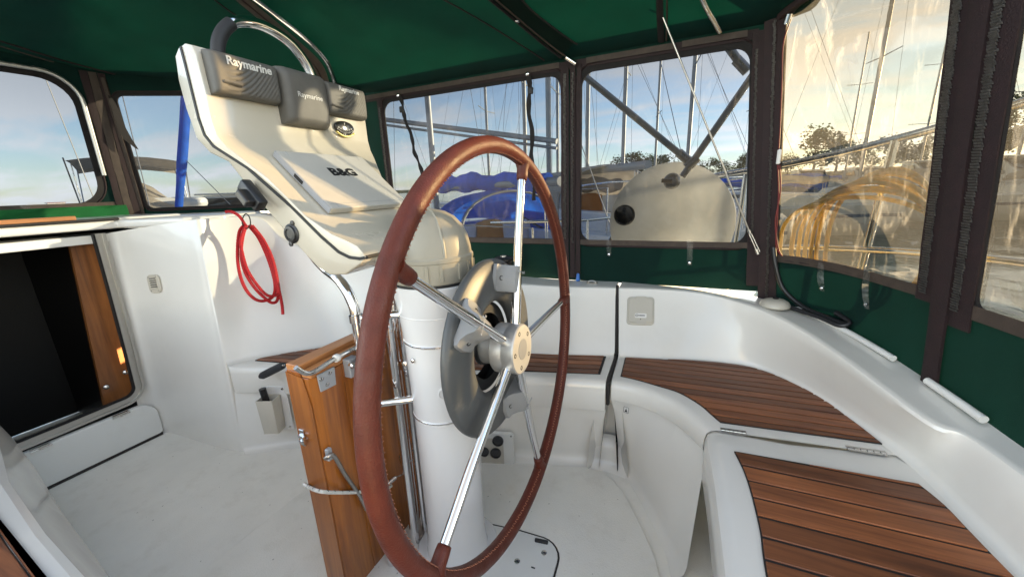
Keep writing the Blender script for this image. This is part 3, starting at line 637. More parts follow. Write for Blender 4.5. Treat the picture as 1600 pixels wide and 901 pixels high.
# ------------------------------------------------------------------ instrument pod
pod = thing('instrument_pod', 'cream instrument pod with covered displays above the pedestal', 'instrument pod', (-.5,0,1.0))
FR = [(-.632,1.494),(-.612,1.488),(-.604,1.470),(-.600,1.40),(-.598,1.335),(-.592,1.305),(-.575,1.282),(-.50,1.214),(-.40,1.124),(-.33,1.085),(-.285,1.070),(-.258,1.060),(-.246,1.046)]
SE = [(-.650,1.490),(-.648,1.46),(-.646,1.40),(-.644,1.345),(-.636,1.310),(-.616,1.285),(-.545,1.235),(-.44,1.145),(-.36,1.078),(-.315,1.046),(-.285,1.035),(-.255,1.033),(-.240,1.036)]
BK = [(-.664,1.490),(-.682,1.478),(-.690,1.43),(-.686,1.37),(-.672,1.305),(-.645,1.272),(-.600,1.250),(-.545,1.155),(-.455,1.065),(-.395,1.010),(-.355,.990),(-.305,.995),(-.255,1.022)]
def podw(z): return .236 if z > 1.29 else (.200 if z < 1.20 else .200+.036*(z-1.20)/.09)
def shell(outer, seam, bev, name, matn):
    poly = outer+seam[::-1]; n = len(poly); m_ = len(outer)
    bm = bmesh.new()
    lo = [bm.verts.new((x, -podw(z), z)) for x, z in poly]; hi = [bm.verts.new((x, podw(z)-.042*min(1, max(0, (1.29-z)/.09)), z)) for x, z in poly]
    for i in range(n):
        j = (i+1) % n; bm.faces.new((lo[i], lo[j], hi[j], hi[i]))
    for i in range(m_-1):                                  # side walls as quads between outer and seam line
        a, b = i, i+1; c, d = n-1-i, n-2-i
        bm.faces.new((lo[b], lo[a], lo[c], lo[d])); bm.faces.new((hi[a], hi[b], hi[d], hi[c]))
    bm.edges.ensure_lookup_table()
    S_ = set(lo[:m_]); H_ = set(hi[:m_])
    es = [e for e in bm.edges if (e.verts[0] in S_ and e.verts[1] in S_) or (e.verts[0] in H_ and e.verts[1] in H_)]
    es += [e for e in bm.edges if {e.verts[0], e.verts[1]} in ({lo[0], hi[0]}, {lo[m_-1], hi[m_-1]})] if name == 'rear_shell' else []
    bmesh.ops.bevel(bm, geom=es, offset=bev, segments=4, profile=.5, affect='EDGES', clamp_overlap=True)
    bmesh.ops.recalc_face_normals(bm, faces=bm.faces)
    bm.verts.index_update()
    vf_ = ([v.co.copy() for v in bm.verts], [tuple(v.index for v in f.verts) for f in bm.faces]); bm.free()
    return mk(name, vf_, matn, pod, smooth=38)
front_shell = shell(FR, SE, .022, 'front_shell', 'pod_cream')
shell(BK, SE, .018, 'rear_shell', 'pod_cream')
sr = []
for i, (x, z) in enumerate(SE):                            # black gasket in the joint
    x0, z0 = SE[max(i-1,0)]; x1, z1 = SE[min(i+1,len(SE)-1)]; d = V((x1-x0, z1-z0)).normalized(); nx, nz = -d.y, d.x
    w_ = podw(z)+.0022; ws = w_-.042*min(1, max(0, (1.29-z)/.09)); sr.append([V((x+nx*.0032, y_, z+nz*.0032)) for y_ in (-w_,ws)]+[V((x-nx*.0032, y_, z-nz*.0032)) for y_ in (ws,-w_)])
mk('seam_gasket', grid(sr, closed=True), 'rubber', pod, smooth=60)
# nose strip of the gasket
mk('seam_gasket', tube([(-.240,y,1.036) for y in (-.197,0,.155)], .004, 8), 'rubber', pod)
# display covers with moulded waves
def cover(y0, y1, z0, z1, x0, depth, label, waves=True):
    nu, nv = (56, 36) if waves else (14, 14); rows_ = []
    for i in range(nu+1):
        u = i/nu; r_ = []
        for j in range(nv+1):
            v_ = j/nv; ins = .006
            ed = min(u, 1-u)*(y1-y0); ev = min(v_, 1-v_)*(z1-z0)
            h = depth*(1-.12*abs(2*v_-1)**3-.06*abs(2*u-1)**4)
            rd = .010
            if ed < rd: h -= .010*(1-math.sqrt(max(0, 1-(1-ed/rd)**2)))
            if ev < rd: h -= .010*(1-math.sqrt(max(0, 1-(1-ev/rd)**2)))
            if waves:
                ph = (1-v_)+1.15*max(0, u-.05)**2.3-.12*math.sin(u*5)
                fade = min(1, max(0, (u-.04)*4))*min(1, max(0, (1.02-v_)*7))*min(1, max(0, (.35+u*1.1-v_*.75)*3))*min(1, ed/.012)*min(1, ev/.010)
                s_ = math.sin(2*math.pi*ph*7.5); h += -.0028*fade*(max(0, s_))**3
            r_.append(V((x0+h, y0+(y1-y0)*u, z0+(z1-z0)*v_)))
        r_ = [V((x0, r_[0].y, z0))]+r_+[V((x0, r_[0].y, z1))]
        rows_.append(r_)
    rows_ = [[V((x0, p.y, p.z)) for p in rows_[0]]]+rows_+[[V((x0, p.y, p.z)) for p in rows_[-1]]]
    o = mk('display_cover', grid(rows_), 'cover_grey', pod, smooth=50); o['label'] = label
    return o
XF = -.602
c1 = cover(-.226, -.073, 1.392, 1.480, XF, .034, 'left grey wavy display cover')
c2 = cover(-.068, .066, 1.350, 1.484, XF, .044, 'tall plain grey middle display cover', waves=False)
c3 = cover(.072, .222, 1.394, 1.480, XF, .034, 'right grey wavy display cover')
mk('lettering', text_mesh('Raymarine', .0245, (XF+.0348,-.146,1.462), (0,1,0), (0,0,1), .0004, bold=.0006), 'print_white', c1)
mk('lettering', text_mesh('Raymarine', .0180, (XF+.0446,.000,1.422), (0,1,0), (0,0,1), .0004), 'print_white', c2)
mk('lettering', text_mesh('Raymarine', .0180, (XF+.0348,.150,1.466), (0,1,0), (0,0,1), .0004, bold=.0004), 'print_white', c3)
for c_, y in ((c1,-.192),(c3,.098)):
    mk('thumb_grip', slab([(XF+.030,y-.024,1.412),(XF+.030,y+.020,1.409),(XF+.0405,y+.018,1.4135),(XF+.036,y-.020,1.417)], (0,0,.0045)), 'cover_grey', c_, bevel=(.0015,1))
# clinometer
q = V((XF+.002,.137,1.356))
cl_ = mk('clinometer', slab([q+V((0, .036*math.cos(a)*(1.0 if math.sin(a) > 0 else 1.05), .010+.017*math.sin(a)-(0.012*(1-abs(math.cos(a))) if math.sin(a) < 0 else 0))) for a in [k/28*2*math.pi for k in range(28)]], (.009,0,0)), 'clinometer', pod, bevel=(.002,2), smooth=40)
mk('curved_tube', tube([q+V((.009, .034*t, -.006-.0115*(1-t*t))) for t in [k/10*2-1 for k in range(11)]], .0032, 8), 'yellow_tube', cl_, smooth=60)
tk = []
for t in [k/12*2-1 for k in range(13)]:
    tk.append(box(q+V((.0098,.029*t,.0015-.0085*(1-t*t))), (.0006,.0009,.0045 if round((t+1)*6) % 3 == 0 else .0028)))
mk('scale_marks', join(*tk), 'print_white', cl_)
for k, s_ in enumerate(('30','20','10','0','10','20','30')):
    t = (k-3)/3.6; mk('lettering', text_mesh(s_, .0062, q+V((.0096,.029*t,.0085-.0075*(1-t*t))), (0,1,0), (0,0,1), .0002), 'print_white', cl_)
mk('lettering', text_mesh('F', .009, q+V((.0096,0,.0175)), (0,1,0), (0,0,1), .0002), 'print_white', cl_)
# plotter cover on the sloping desk
dn = V((.185,0,-.165)).normalized(); nn = V((.165,0,.185)).normalized(); a0 = V((-.555,0,1.2630))
def desk(s_, y, h): return a0+dn*s_+V((0,y,0))+nn*h
pc = mk('plotter_cover', slab([desk(0,-.140,.002), desk(.212,-.140,.002), desk(.212,.140,.002), desk(0,.140,.002)], nn*.017), 'plotter_cover', pod, bevel=(.003,2)); pc['label'] = 'pale chartplotter cover on the sloping desk'
mk('side_trim', slab([desk(.001,-.1418,.003), desk(.211,-.1418,.003), desk(.211,-.1404,.003), desk(.001,-.1404,.003)], nn*.0155), 'plotter_edge', pc)
mk('side_slot', box(desk(.096,-.1425,.011), (.03,.002,.008), Matrix.Rotation(math.radians(41.7),3,'Y')), 'rubber', pc)
mk('lettering', text_mesh('B&G', .040, desk(.078,.005,.0196), (0,1,0), -dn, .0004, bold=.0016, sx=1.15), 'print_black', pc)
for y in (-.115,.115):
    for s_ in (.010,.200): mk('score_line', box(desk(s_, y, .0192), (.016,.0008,.0006), Matrix.Rotation(math.radians(41.7),3,'Y')), 'plotter_edge', pc)
mk('score_line', box(desk(.196, 0, .0192), (.0009,.262,.0006), Matrix.Rotation(math.radians(41.7),3,'Y')), 'plotter_edge', pc)
mk('desk_button', lathe([(.008,0),(.008,.003),(.005,.005)], desk(.222,.115,.001), nn, 16), 'cap_beige', pod, smooth=40)
# side fittings of the pod: hooded socket and round socket cover
sk = mk('hooded_socket', box(P(400,305,1,-.218)+V((0,-.008,0)), (.032,.024,.072), Matrix.Rotation(math.radians(-42),3,'Y')), 'black_plastic', pod, bevel=(.005,2), smooth=40)
mk('socket_plug', box(P(400,306,1,-.228)+V((-.010,-.014,-.004)), (.020,.030,.040), Matrix.Rotation(math.radians(-42),3,'Y')), 'black_plastic', sk, bevel=(.004,2))
q = P(456,365,1,-.2005)
rs_ = mk('round_socket', lathe([(.023,0),(.023,.003),(.0185,.005),(.0175,.009),(.012,.010),(.011,.008),(.004,.008)], q+V((0,.002,0)), (0,-1,0), 28), 'black_plastic', pod, smooth=35)
for dz in (.024,-.024): mk('screw_lug', lathe([(.006,0),(.006,.003),(.003,.004)], q+V((dz*.35,.001,dz)), (0,-1,0), 12), 'black_plastic', rs_, smooth=40)
# ------------------------------------------------------------------ folding table
tbl = thing('folding_table', 'varnished wooden cockpit table folded upright against the steel guard', 'table', (-.4611,0,SOLE))
TZ = 0.7713
ys = [-0.2490,-0.1570,-0.0641,0.0288,0.1208]
for a, b in zip(ys, ys[1:]):
    lo_, hi_ = a+.0006, b-.0006
    if a == ys[0]:
        prof = [(-.4500,lo_),(-.4258,lo_),(-.4147,lo_+.020),(-.4147,hi_),(-.4500,hi_)]
    elif b == ys[-1]: prof = [(-.4500,lo_),(-.4147,lo_),(-.4147,hi_-.012),(-.4221,hi_),(-.4500,hi_)]
    else: prof = [(-.4500,lo_),(-.4147,lo_),(-.4147,hi_),(-.4500,hi_)]
    mk('front_board', slab2(prof, SOLE+.001, TZ-.030), 'table_wood', tbl, bevel=(.0015,1))
    mk('rear_board', slab2([(-.5001,a+.0006),(-.4537,a+.0006),(-.4537,b-.0006),(-.5001,b-.0006)], SOLE+.001, TZ-.016), 'table_wood', tbl, bevel=(.0015,1))
mk('front_top_edge', box((-.4323,-0.0641,TZ-.020), (.034,.366,.018)), 'table_edge', tbl, bevel=(.002,1))
mk('rear_top_edge', box((-.4769,-0.0641,TZ-.008), (.044,.368,.016)), 'table_edge', tbl, bevel=(.002,1))
mk('port_edge', slab([(-.5001,-0.2513,SOLE+.002),(-.4286,-0.2513,SOLE+.002),(-.4286,-0.2513,TZ-.10),(-.4425,-0.2513,TZ-.03),(-.5001,-0.2513,TZ-.02)], (0,.002,0)), 'table_wood', tbl)
# bracket plate, rod and latch hardware on the aft face
bp_ = [P(a, b, 0, -.4133) for a, b in ((494,586),(521,572),(524,600),(500,612))]
br = mk('bracket_plate', slab(bp_, (.004,0,0)), 'grey_plate', tbl, bevel=(.001,1))
for a, b in ((502,592),(515,582),(511,600)): mk('screw', lathe([(.0055,0),(.0050,.002),(.002,.003)], P(a, b, 0, -.4096), (1,0,0), 14), 'steel', br, smooth=40)
rod = [P(462,574,0,-.4054), P(478,583,0,-.4035), P(492,580,0,-.4017), P(520,562,0,-.4017), P(556,543,0,-.4017)]
mk('locking_rod', tube(catmull(rod, 5), .0058, 12), 'steel', tbl, smooth=60)
mk('rod_collar', lathe([(.009,-.006),(.010,-.004),(.010,.004),(.009,.006)], P(526,559,0,-.4017), (0,1,.02), 16), 'pvc_white', tbl, smooth=40)
b2 = mk('hinge_block', box(P(549,572,0,-.4035), (.024,.032,.052)), 'grey_plate', tbl, bevel=(.003,2))
mk('hinge_nut', lathe([(.008,0),(.008,.010),(.005,.018)], P(548,569,0,-.3924), (1,-.3,0), 6), 'steel', b2)
q = P(473,683,1,-0.2527)
lt = mk('latch', box(q, (.016,.005,.048), Matrix.Rotation(.05,3,'Y')), 'steel', tbl, bevel=(.001,1))
mk('latch_bow', join(box(q+V((.003,-.005,.006)), (.020,.005,.007)), box(q+V((.003,-.005,-.010)), (.020,.005,.007)), box(q+V((.012,-.006,-.002)), (.005,.006,.022))), 'chrome', lt)
arm = [P(508,716,0,-.4072), P(514,712,0,-.3979), P(522,712,0,-.3979), P(540,742,0,-.3998), P(562,774,0,-.3998), P(572,795,0,-.3998)]
mk('support_arm', tube(catmull(arm, 4), .0052, 10), 'steel_dull', tbl, smooth=60)
mk('arm_bracket', box(P(514,709,0,-.4072), (.012,.014,.034)), 'grey_plate', tbl, bevel=(.002,1))
mk('foot_plate', box(P(655,852,0,-.3868)+V((0,0,0)), (.02,.03,.05)), 'steel', tbl, bevel=(.002,1))
# cord with flecks tied round the folded table, and its shock-cord hook
cord = thing('lashing_cord', 'white flecked cord lashed round the folded wooden table', 'rope', P(490,768,0,-.4100))
cpts = catmull([P(474,755,1,-0.2564), P(482,760,1,-0.2573), P(500,767,0,-.4091), P(530,769,0,-.4035), P(560,768,0,-.3998), P(600,764,0,-.3942), P(612,758,0,-.3775)], 8)
cd_ = mk('cord', tube(cpts, .0046, 10), 'rope_white', cord, smooth=60)
fl = []
for i in range(3, len(cpts)-2, 3):
    c, d = cpts[i], (cpts[i+1]-cpts[i]).normalized(); x_, y_, _ = basis(d)
    fl.append(tube([c+d*.0035+(x_*math.cos(t)+y_*math.sin(t))*.0047+d*(t*.0022) for t in [k*.35 for k in range(8)]], .0009, 4))
mk('flecks', join(*fl), 'rope_fleck', cd_)
hk = []
h0, h1 = P(604,757,0,-.3729), P(618,745,0,-.3682)
for k in range(60):
    t = k/59; a = t*2*math.pi*9; d = (h1-h0); x_, y_, _ = basis(d); hk.append(h0+d*t+(x_*math.cos(a)+y_*math.sin(a))*.0062)
mk('spring', tube(hk, .0013, 6), 'steel', cord, smooth=60)
mk('wire_hook', tube(catmull([h1, P(632,738,0,-.3729), P(640,722,0,-.3636), P(632,706,0,-.3543), P(624,712,0,-.40), P(630,726,0,-.3543), P(648,714,0,-.40), P(654,710,0,-.39)], 6), .0020, 8), 'steel', cord, smooth=60)

# ------------------------------------------------------------------ small fittings on the moulding
# red coiled line over the coaming
rope = thing('red_rope', 'coiled red line hanging from the coaming beside the bulkhead', 'rope', P(405,470,0,-1.38))
def rp(px, py, off=0):
    t = (py-335)/155; return P(px, py, 0, -1.49+.19*t+off)
def strand(name, pts): return mk(name, (lambda c_: tube(c_, [.0069 if i % 2 else .0061 for i in range(len(c_))], 10))(catmull(pts, 16)), 'rope_red', rope, smooth=60)
strand('lead', [rp(352,331,-.03), rp(362,331,-.01), rp(373,337,.012), rp(381,348,.018), rp(385,358,.016)])
strand('loop', [rp(384,350,.02), rp(374,362,.01), rp(371,395,.012), rp(374,425,.012), rp(383,450,.012), rp(397,466,.014), rp(412,470,.016), rp(427,462,.016), rp(429,440,.018), rp(419,405,.02), rp(404,372,.022), rp(388,352,.024)])
strand('loop', [rp(385,352,.026), rp(379,372,.022), rp(377,400,.02), rp(383,425,.02), rp(396,447,.022), rp(412,464,.024), rp(426,473,.026), rp(434,466,.026), rp(431,440,.028), rp(420,400,.03), rp(405,368,.03), rp(390,351,.03)])
strand('loop', [rp(383,354,.034), rp(376,375,.03), rp(377,388,.03), rp(386,420,.03), rp(404,448,.032), rp(420,462,.034), rp(435,458,.034), rp(434,440,.036), rp(426,405,.036), rp(412,375,.036), rp(394,352,.034)])
strand('tail', [rp(396,358,.04), rp(410,372,.04), rp(424,402,.042), rp(433,440,.042), rp(440,472,.03), rp(442,491,.02)])
mk('cord_tie', tube(catmull([rp(379,342,.02), rp(384,334,.03), rp(390,340,.045), rp(391,352,.05), rp(384,357,.04), rp(379,350,.02)], 5, closed=True), .0024, 8, closed=True), 'rubber', rope)
# winch handle in its pocket
hp = thing('handle_pocket', 'cream plastic pocket screwed to the locker front', 'holder', P(425,684,1,.10))
c = P(424,645,1,.105); rz = Matrix.Rotation(math.radians(22),3,'Z')
def tap(c, a, b, z0, z1, dz=0, k=.86):
    return [[c+rz@V((sx*a*s_, sy*b*s_, z)) for sx, sy in ((-1,-1),(1,-1),(1,1),(-1,1))] for z, s_ in ((z0,k),(z0+.004,k*1.03),(z1,1))]
PW, PD = .036, .030
rows_ = tap(c, PW, PD, -.085, .075); rows_ += [[p.copy() for p in tap(c, PW-.004, PD-.004, -.08, .075)[2]], tap(c, PW-.005, PD-.005, -.075, .07, k=.82)[0]]
v_, f_ = grid(rows_, closed=True); f_.append((0,1,2,3)); f_.append((16,17,18,19))
mk('pocket', (v_, f_), 'vent_plastic', hp, bevel=(.003,2,40), smooth=40)
mk('back_plate', box(c+rz@V((.01,PD+.004,.004)), (.105,.005,.215), rz), 'pvc_white', hp, bevel=(.002,1))
for z in (.098,-.09): mk('screw', lathe([(.006,0),(.005,.002),(.002,.0025)], c+rz@V((.048,PD+.001,z)), rz@V((0,-1,0)), 12), 'steel', hp, smooth=40)
wh = thing('winch_crank', 'black winch handle standing in the cream pocket', 'winch handle', c)
mk('lever', tube([c+V((.0,0,-.05)), c+rz@V((-.012,0,.07)), c+rz@V((-.016,0,.118))], [.011,.013,.014], 12), 'black_plastic', wh, smooth=50)
e0 = P(411,586,1,.10); e1 = P(441,571,1,.085)
gh = mk('grip', tube([e0-(e1-e0)*.12, e0, e0.lerp(e1,.25), e0.lerp(e1,.7), e1, e1+(e1-e0)*.06], [.010,.0155,.016,.0155,.0145,.010], 16), 'grip_black', wh, smooth=50)
mk('end_screw', lathe([(.006,0),(.005,.002),(.002,.003)], e1+(e1-e0)*.06, e1-e0, 12), 'steel', gh, smooth=40)
# louvred vent on the bulkhead
q = onbulk(.30,.62,.02); ea = (onbulk(.36,.62)-onbulk(.24,.62)).normalized(); eb = (onbulk(.30,.7)-onbulk(.30,.55)).normalized(); en = ea.cross(eb)
if en.y > 0: en = -en
from mathutils.bvhtree import BVHTree
q = BVHTree.FromPolygons([tuple(v) for v in BULK[0]], [tuple(g) for g in BULK[1]]).ray_cast(CAM, ray(243,443).normalized())[0]+en*.001
vt = thing('louvred_vent', 'small oval louvred vent on the white bulkhead', 'vent', q)
def rrect(c, ea, eb, w_, h_, r, n=6):
    out = []
    for sx, sy, a0_ in ((1,1,0),(-1,1,90),(-1,-1,180),(1,-1,270)):
        for k in range(n+1):
            a = math.radians(a0_+90*k/n); out.append(c+ea*(sx*(w_-r)+r*math.cos(a))+eb*(sy*(h_-r)+r*math.sin(a)))
    return out
mk('vent_plate', slab(rrect(q, ea, eb, .034, .042, .022), en*.007), 'vent_plastic', vt, bevel=(.002,2))
for k in range(5):
    mk('louvre', slab([q+ea*s_*.018+eb*(-.020+.0095*k)+eb*e_ for s_, e_ in ((-1,0),(1,0),(1,.005),(-1,.005))], en*.011), 'vent_plastic', vt, bevel=(.001,1))
    mk('slot', slab([q+ea*s_*.018+eb*(-.0148+.0095*k)+eb*e_+en*.0071 for s_, e_ in ((-1,0),(1,0),(1,.0036),(-1,.0036))], en*.0006), 'caulk', vt)
for sx, sy in ((1,1),(-1,1),(1,-1),(-1,-1)): mk('screw', lathe([(.003,0),(.003,.001),(.001,.0015)], q+ea*sx*.022+eb*sy*.031+en*.0072, en, 8), 'steel_dull', vt)
# shower / shore power cover on the stern coaming
def coam_pt(px, py, off=.004):
    """point on the sloping inner face of the quarter coaming near x=.23"""
    A, B_, n_ = V((.25,.755,.48)), V((.23,.905,.705)), None
    d1 = V((1,.22,0)).normalized(); d2 = (B_-A).normalized(); n_ = d1.cross(d2).normalized()
    if n_.y > 0: n_ = -n_
    r_ = ray(px, py); t = (A+n_*off-CAM).dot(n_)/r_.dot(n_); return CAM+r_*t, d1, d2, n_
q, d1, d2, n_ = coam_pt(1000.5,486,.0)
so_ = thing('socket_cover', 'beige square flip cover with a small maker\'s label on the white coaming', 'cover', q)
mk('frame', slab(rrect(q, d1, d2, .056, .062, .014), n_*.010), 'socket_beige', so_, bevel=(.002,2))
lid = mk('lid', slab(rrect(q+n_*.010, d1, d2, .050, .053, .010), n_*.006), 'socket_beige', so_, bevel=(.002,2))
for s_ in (-1,1): mk('hinge_tab', slab(rrect(q+n_*.010+d2*s_*.056+d1*.0, d1, d2, .022, .006, .002), n_*.006), 'socket_beige', so_)
lb = mk('label_plate', slab(rrect(q+n_*.016-d2*.024, d1, d2, .024, .010, .004), n_*.001), 'pvc_white', lid)
lq_ = q+n_*.0172-d2*.0235                                  # the label's unreadable round mark and dark smudge of print
mk('label_print', join(tube([lq_-d1*.016+d1*.0050*math.cos(a)+d2*.0045*math.sin(a) for a in [k/12*2*math.pi for k in range(12)]], .0011, 6, closed=True), *[slab([lq_+d1*(-.009+.0052*k)+d2*-.0022, lq_+d1*(-.0048+.0052*k)+d2*-.0022, lq_+d1*(-.0048+.0052*k)+d2*(.0018+.001*(k % 2)), lq_+d1*(-.009+.0052*k)+d2*.0024], n_*.0003) for k in range(5)]), 'print_black', lb)
mk('catch_dot', lathe([(.0022,0),(.0022,.0006)], q+n_*.0161-d2*.040, n_, 10), 'print_black', lid)
# anchor-style symbol sticker
q2 = P(978.5,640,1,.505)
stk = thing('symbol_sticker', 'tiny square black-and-white symbol sticker below the bench edge', 'sticker', q2)
e1_, e2_ = V((1,-.35,0)).normalized(), V((.05,.12,1)).normalized(); e3_ = e1_.cross(e2_)
q2 = V((.245,.495,.33))
q2 = P(978.5,640,1,.488)
mk('sticker', slab(rrect(q2, e1_, e2_, .0105, .0115, .0015, 2), e3_*.0006), 'pvc_white', stk)
fr_b = join(*[tube([a, b], .0007, 4) for a, b in zip(rrect(q2+e3_*.001, e1_, e2_, .0095, .0105, .001, 1), rrect(q2+e3_*.001, e1_, e2_, .0095, .0105, .001, 1)[1:]+rrect(q2+e3_*.001, e1_, e2_, .0095, .0105, .001, 1)[:1])])
mk('symbol', join(fr_b, slab([q2+e3_*.001+e1_*a+e2_*b for a, b in ((-.006,-.007),(.006,-.007),(.002,.0),(.0,.007),(-.002,.0))], e3_*.0004)), 'print_black', stk)
# engine control panel in the locker front
q = P(779,702,1,.44); ex = V((.95,.30,0)).normalized(); ez = V((0,0,1)); ey = ez.cross(ex)
if ey.y > 0: ey = -ey
ep = thing('engine_panel', 'white recessed engine panel with round black gauges in the locker front', 'control panel', q)
q = P(775,705,1,.40)
mk('frame', join(slab(rrect(q-ey*.012, ex, ez, .075, .090, .014), ey*.016)), 'board_white', ep, bevel=(.002,2))
mk('recess', slab(rrect(q-ex*.015+ey*.0045, ex, ez, .048, .066, .006), ey*.001), 'socket_beige', ep)
for dx_, dz_, r_ in ((.000,.000,.0225),(.012,.058,.0225),(-.048,.004,.020)):
    g_ = mk('gauge', lathe([(r_,0),(r_*1.05,.004),(r_,.010),(r_*.82,.011),(r_*.80,.008),(r_*.3,.008)], q+ex*dx_+ez*dz_+ey*.005, ey, 28), 'gauge_glass', ep, smooth=35)
for sx, sy in ((1,1),(1,-1)): mk('screw', lathe([(.003,0),(.003,.001)], q+ex*sx*.066+ez*sy*.078+ey*.004, ey, 8), 'rubber', ep)
# mushroom antenna on the stern coaming
q = V((.715,.875,.690)); an = thing('mushroom_antenna', 'low beige mushroom-shaped antenna on the curved coaming', 'antenna', q)
mk('dome', lathe([(.046,0),(.050,.004),(.050,.010),(.044,.020),(.030,.028),(.012,.031),(.001,.0315)], q, (0,0,1), 36), 'socket_beige', an, smooth=40)
mk('top_button', lathe([(.010,.030),(.010,.034),(.007,.036)], q, (0,0,1), 20), 'rubber', an, smooth=40)
# cleat-like black ring and blue cap on the coaming edge
q = V((-.075,.965,.722)); bc = tag(mk('drain_plug', join(lathe([(.010,0),(.010,.012),(.008,.016),(.008,.03),(.005,.036)], q, (0,0,1), 14)), 'blue_plastic', None, smooth=40), 'small blue and white plug standing on the coaming edge', 'plug')
tag(mk('pad_eye', join(box((.0,.935,.7225),(.05,.018,.005)), tube(catmull([(-.018,.935,.724),(-.010,.935,.732),(.010,.935,.732),(.018,.935,.724)],4),.003,8)), 'steel_dull', None, smooth=40), 'low steel pad eye on the coaming edge beside the blue plug', 'fitting')
# black winch on the coaming behind the pedestal
q = V((-.42,.87,.745)); wn = thing('winch', 'black winch drum on the coaming behind the pedestal', 'winch', q)
mk('drum', lathe([(.055,0),(.055,.012),(.044,.020),(.038,.045),(.042,.075),(.050,.082),(.050,.092),(.040,.098),(.018,.100)], q, (0,0,1), 32), 'black_plastic', wn, smooth=35)
mk('top_cap', lathe([(.018,.100),(.018,.106),(.010,.107)], q, (0,0,1), 20), 'steel', wn, smooth=35)
# white sail-track tubes along the stern edge, cable bundle, wires
def wtube(name, pts, r, m_, label, cat, n=8, grp=None): return tag(mk(name, tube(catmull(pts, n), r, 12), m_, None, smooth=60), label, cat, grp)
wtube('cable_bundle', [(.700,.955,.905),(.715,.94,.83),(.745,.925,.75),(.80,.875,.700),(.86,.80,.685),(.90,.74,.680)], .0085, 'cable_black', 'thick black cable running down the corner to the coaming', 'cable')
wtube('cable_bundle', [(.725,.905,.700),(.78,.86,.690),(.84,.80,.683),(.88,.75,.676),(.905,.75,.690),(.88,.80,.705)], .0080, 'cable_black', 'black cable loop lying on the coaming behind the mushroom antenna', 'cable')
wtube('antenna_lead', [(.75,.875,.695),(.79,.875,.691),(.83,.855,.685),(.86,.83,.680)], .0032, 'pvc_white', 'thin white lead from the mushroom antenna', 'cable')
# ------------------------------------------------------------------ canvas canopy and window panels
from mathutils.bvhtree import BVHTree
class Path:
    """plan line with arc length; pt(s, z, off) = point offset towards the cockpit"""
    def __init__(self, pts, n=6, lean=None):
        self.p = catmull([V((*q, 0)) for q in pts], n) if n > 1 else [V((*q, 0)) for q in pts]
        self.s = [0]
        for a, b in zip(self.p, self.p[1:]): self.s.append(self.s[-1]+(b-a).length)
        self.L = self.s[-1]; self.lean = lean
    def base(self, s):
        s = max(-.3, min(self.L+.3, s)); i = 0
        while i < len(self.s)-2 and self.s[i+1] < s: i += 1
        a, b = self.p[i], self.p[i+1]; d = (b-a).normalized(); return a+d*(s-self.s[i]), d
    def find(self, x=None, y=None):
        return min([self.L*t/4000 for t in range(4001)], key=lambda s: abs(self.base(s)[0].x-x) if x is not None else abs(self.base(s)[0].y-y))
    def pt(self, s, z, off=0):
        b, d = self.base(s); nrm = V((d.y, -d.x, 0))
        if nrm.dot(V((-.4,-.2,0))-b) < 0: nrm = -nrm
        q = at(b, z)+nrm*off
        return q+self.lean(b, z) if self.lean else q
side = Path([(-1.34,1.0),(-.6,1.0),(.66,1.0)], 1, lambda b, z: V((-.085*(z-.9)*max(0, (b.x+.06)/.72), 0, 0)))
stern = Path([(.66,1.0),(.705,.985),(.80,.915),(.885,.775),(.945,.60),(.985,.45),(1.02,.30),(1.045,.15),(1.06,0),(1.08,-.4),(1.085,-.8)], 6, lambda b, z: V((-.085*(z-.9), 0, 0))*max(0, min(1, (b.y+.35)/.8)))
dside = Path([(-2.43,.370),(-1.88,.72),(-1.34,1.0)], 4, lambda b, z: V((.10*(z-1.1), -.06*(z-1.1), 0)))
dfront = Path([(-2.46,-1.1),(-2.50,-.4),(-2.47,.1),(-2.43,.370)], 4, lambda b, z: V((.10*(z-1.1), -.03*(z-1.1), 0)))
def rr2(u0, u1, z0, z1, r, n=7, per=9):
    out = []
    cs_ = [((u1-r, z1-r), 0), ((u0+r, z1-r), 90), ((u0+r, z0+r), 180), ((u1-r, z0+r), 270)]
    for i, ((cu_, cz), a0_) in enumerate(cs_):
        arc = [(cu_+r*math.cos(math.radians(a0_+90*k/n)), cz+r*math.sin(math.radians(a0_+90*k/n))) for k in range(n+1)]
        out += arc
        (nu, nz), na = cs_[(i+1) % 4]; e = (nu+r*math.cos(math.radians(na)), nz+r*math.sin(math.radians(na)))
        for k in range(1, per): out.append((arc[-1][0]+(e[0]-arc[-1][0])*k/per, arc[-1][1]+(e[1]-arc[-1][1])*k/per))
    return out
def ringmesh(path, A, B, offA, offB, mid=None):
    rows_ = [[path.pt(u, z, offA) for u, z in A], [path.pt(u, z, offB) for u, z in B]]
    return grid(rows_, closed=True)
def sheet(path, s0, s1, z0, z1, off, nu=14, nz=6, wav=0, z0b=None, z1b=None):
    rows_ = []
    for i in range(nu+1):
        t = i/nu; s_ = s0+(s1-s0)*t; a = z0 if z0b is None else z0+(z0b-z0)*t; b = z1 if z1b is None else z1+(z1b-z1)*t
        rows_.append([path.pt(s_, a+(b-a)*j/nz, off+wav*math.sin(7*s_*3+j*1.3)*math.sin(11*s_+2.1*j)) for j in range(nz+1)])
    return grid(rows_)
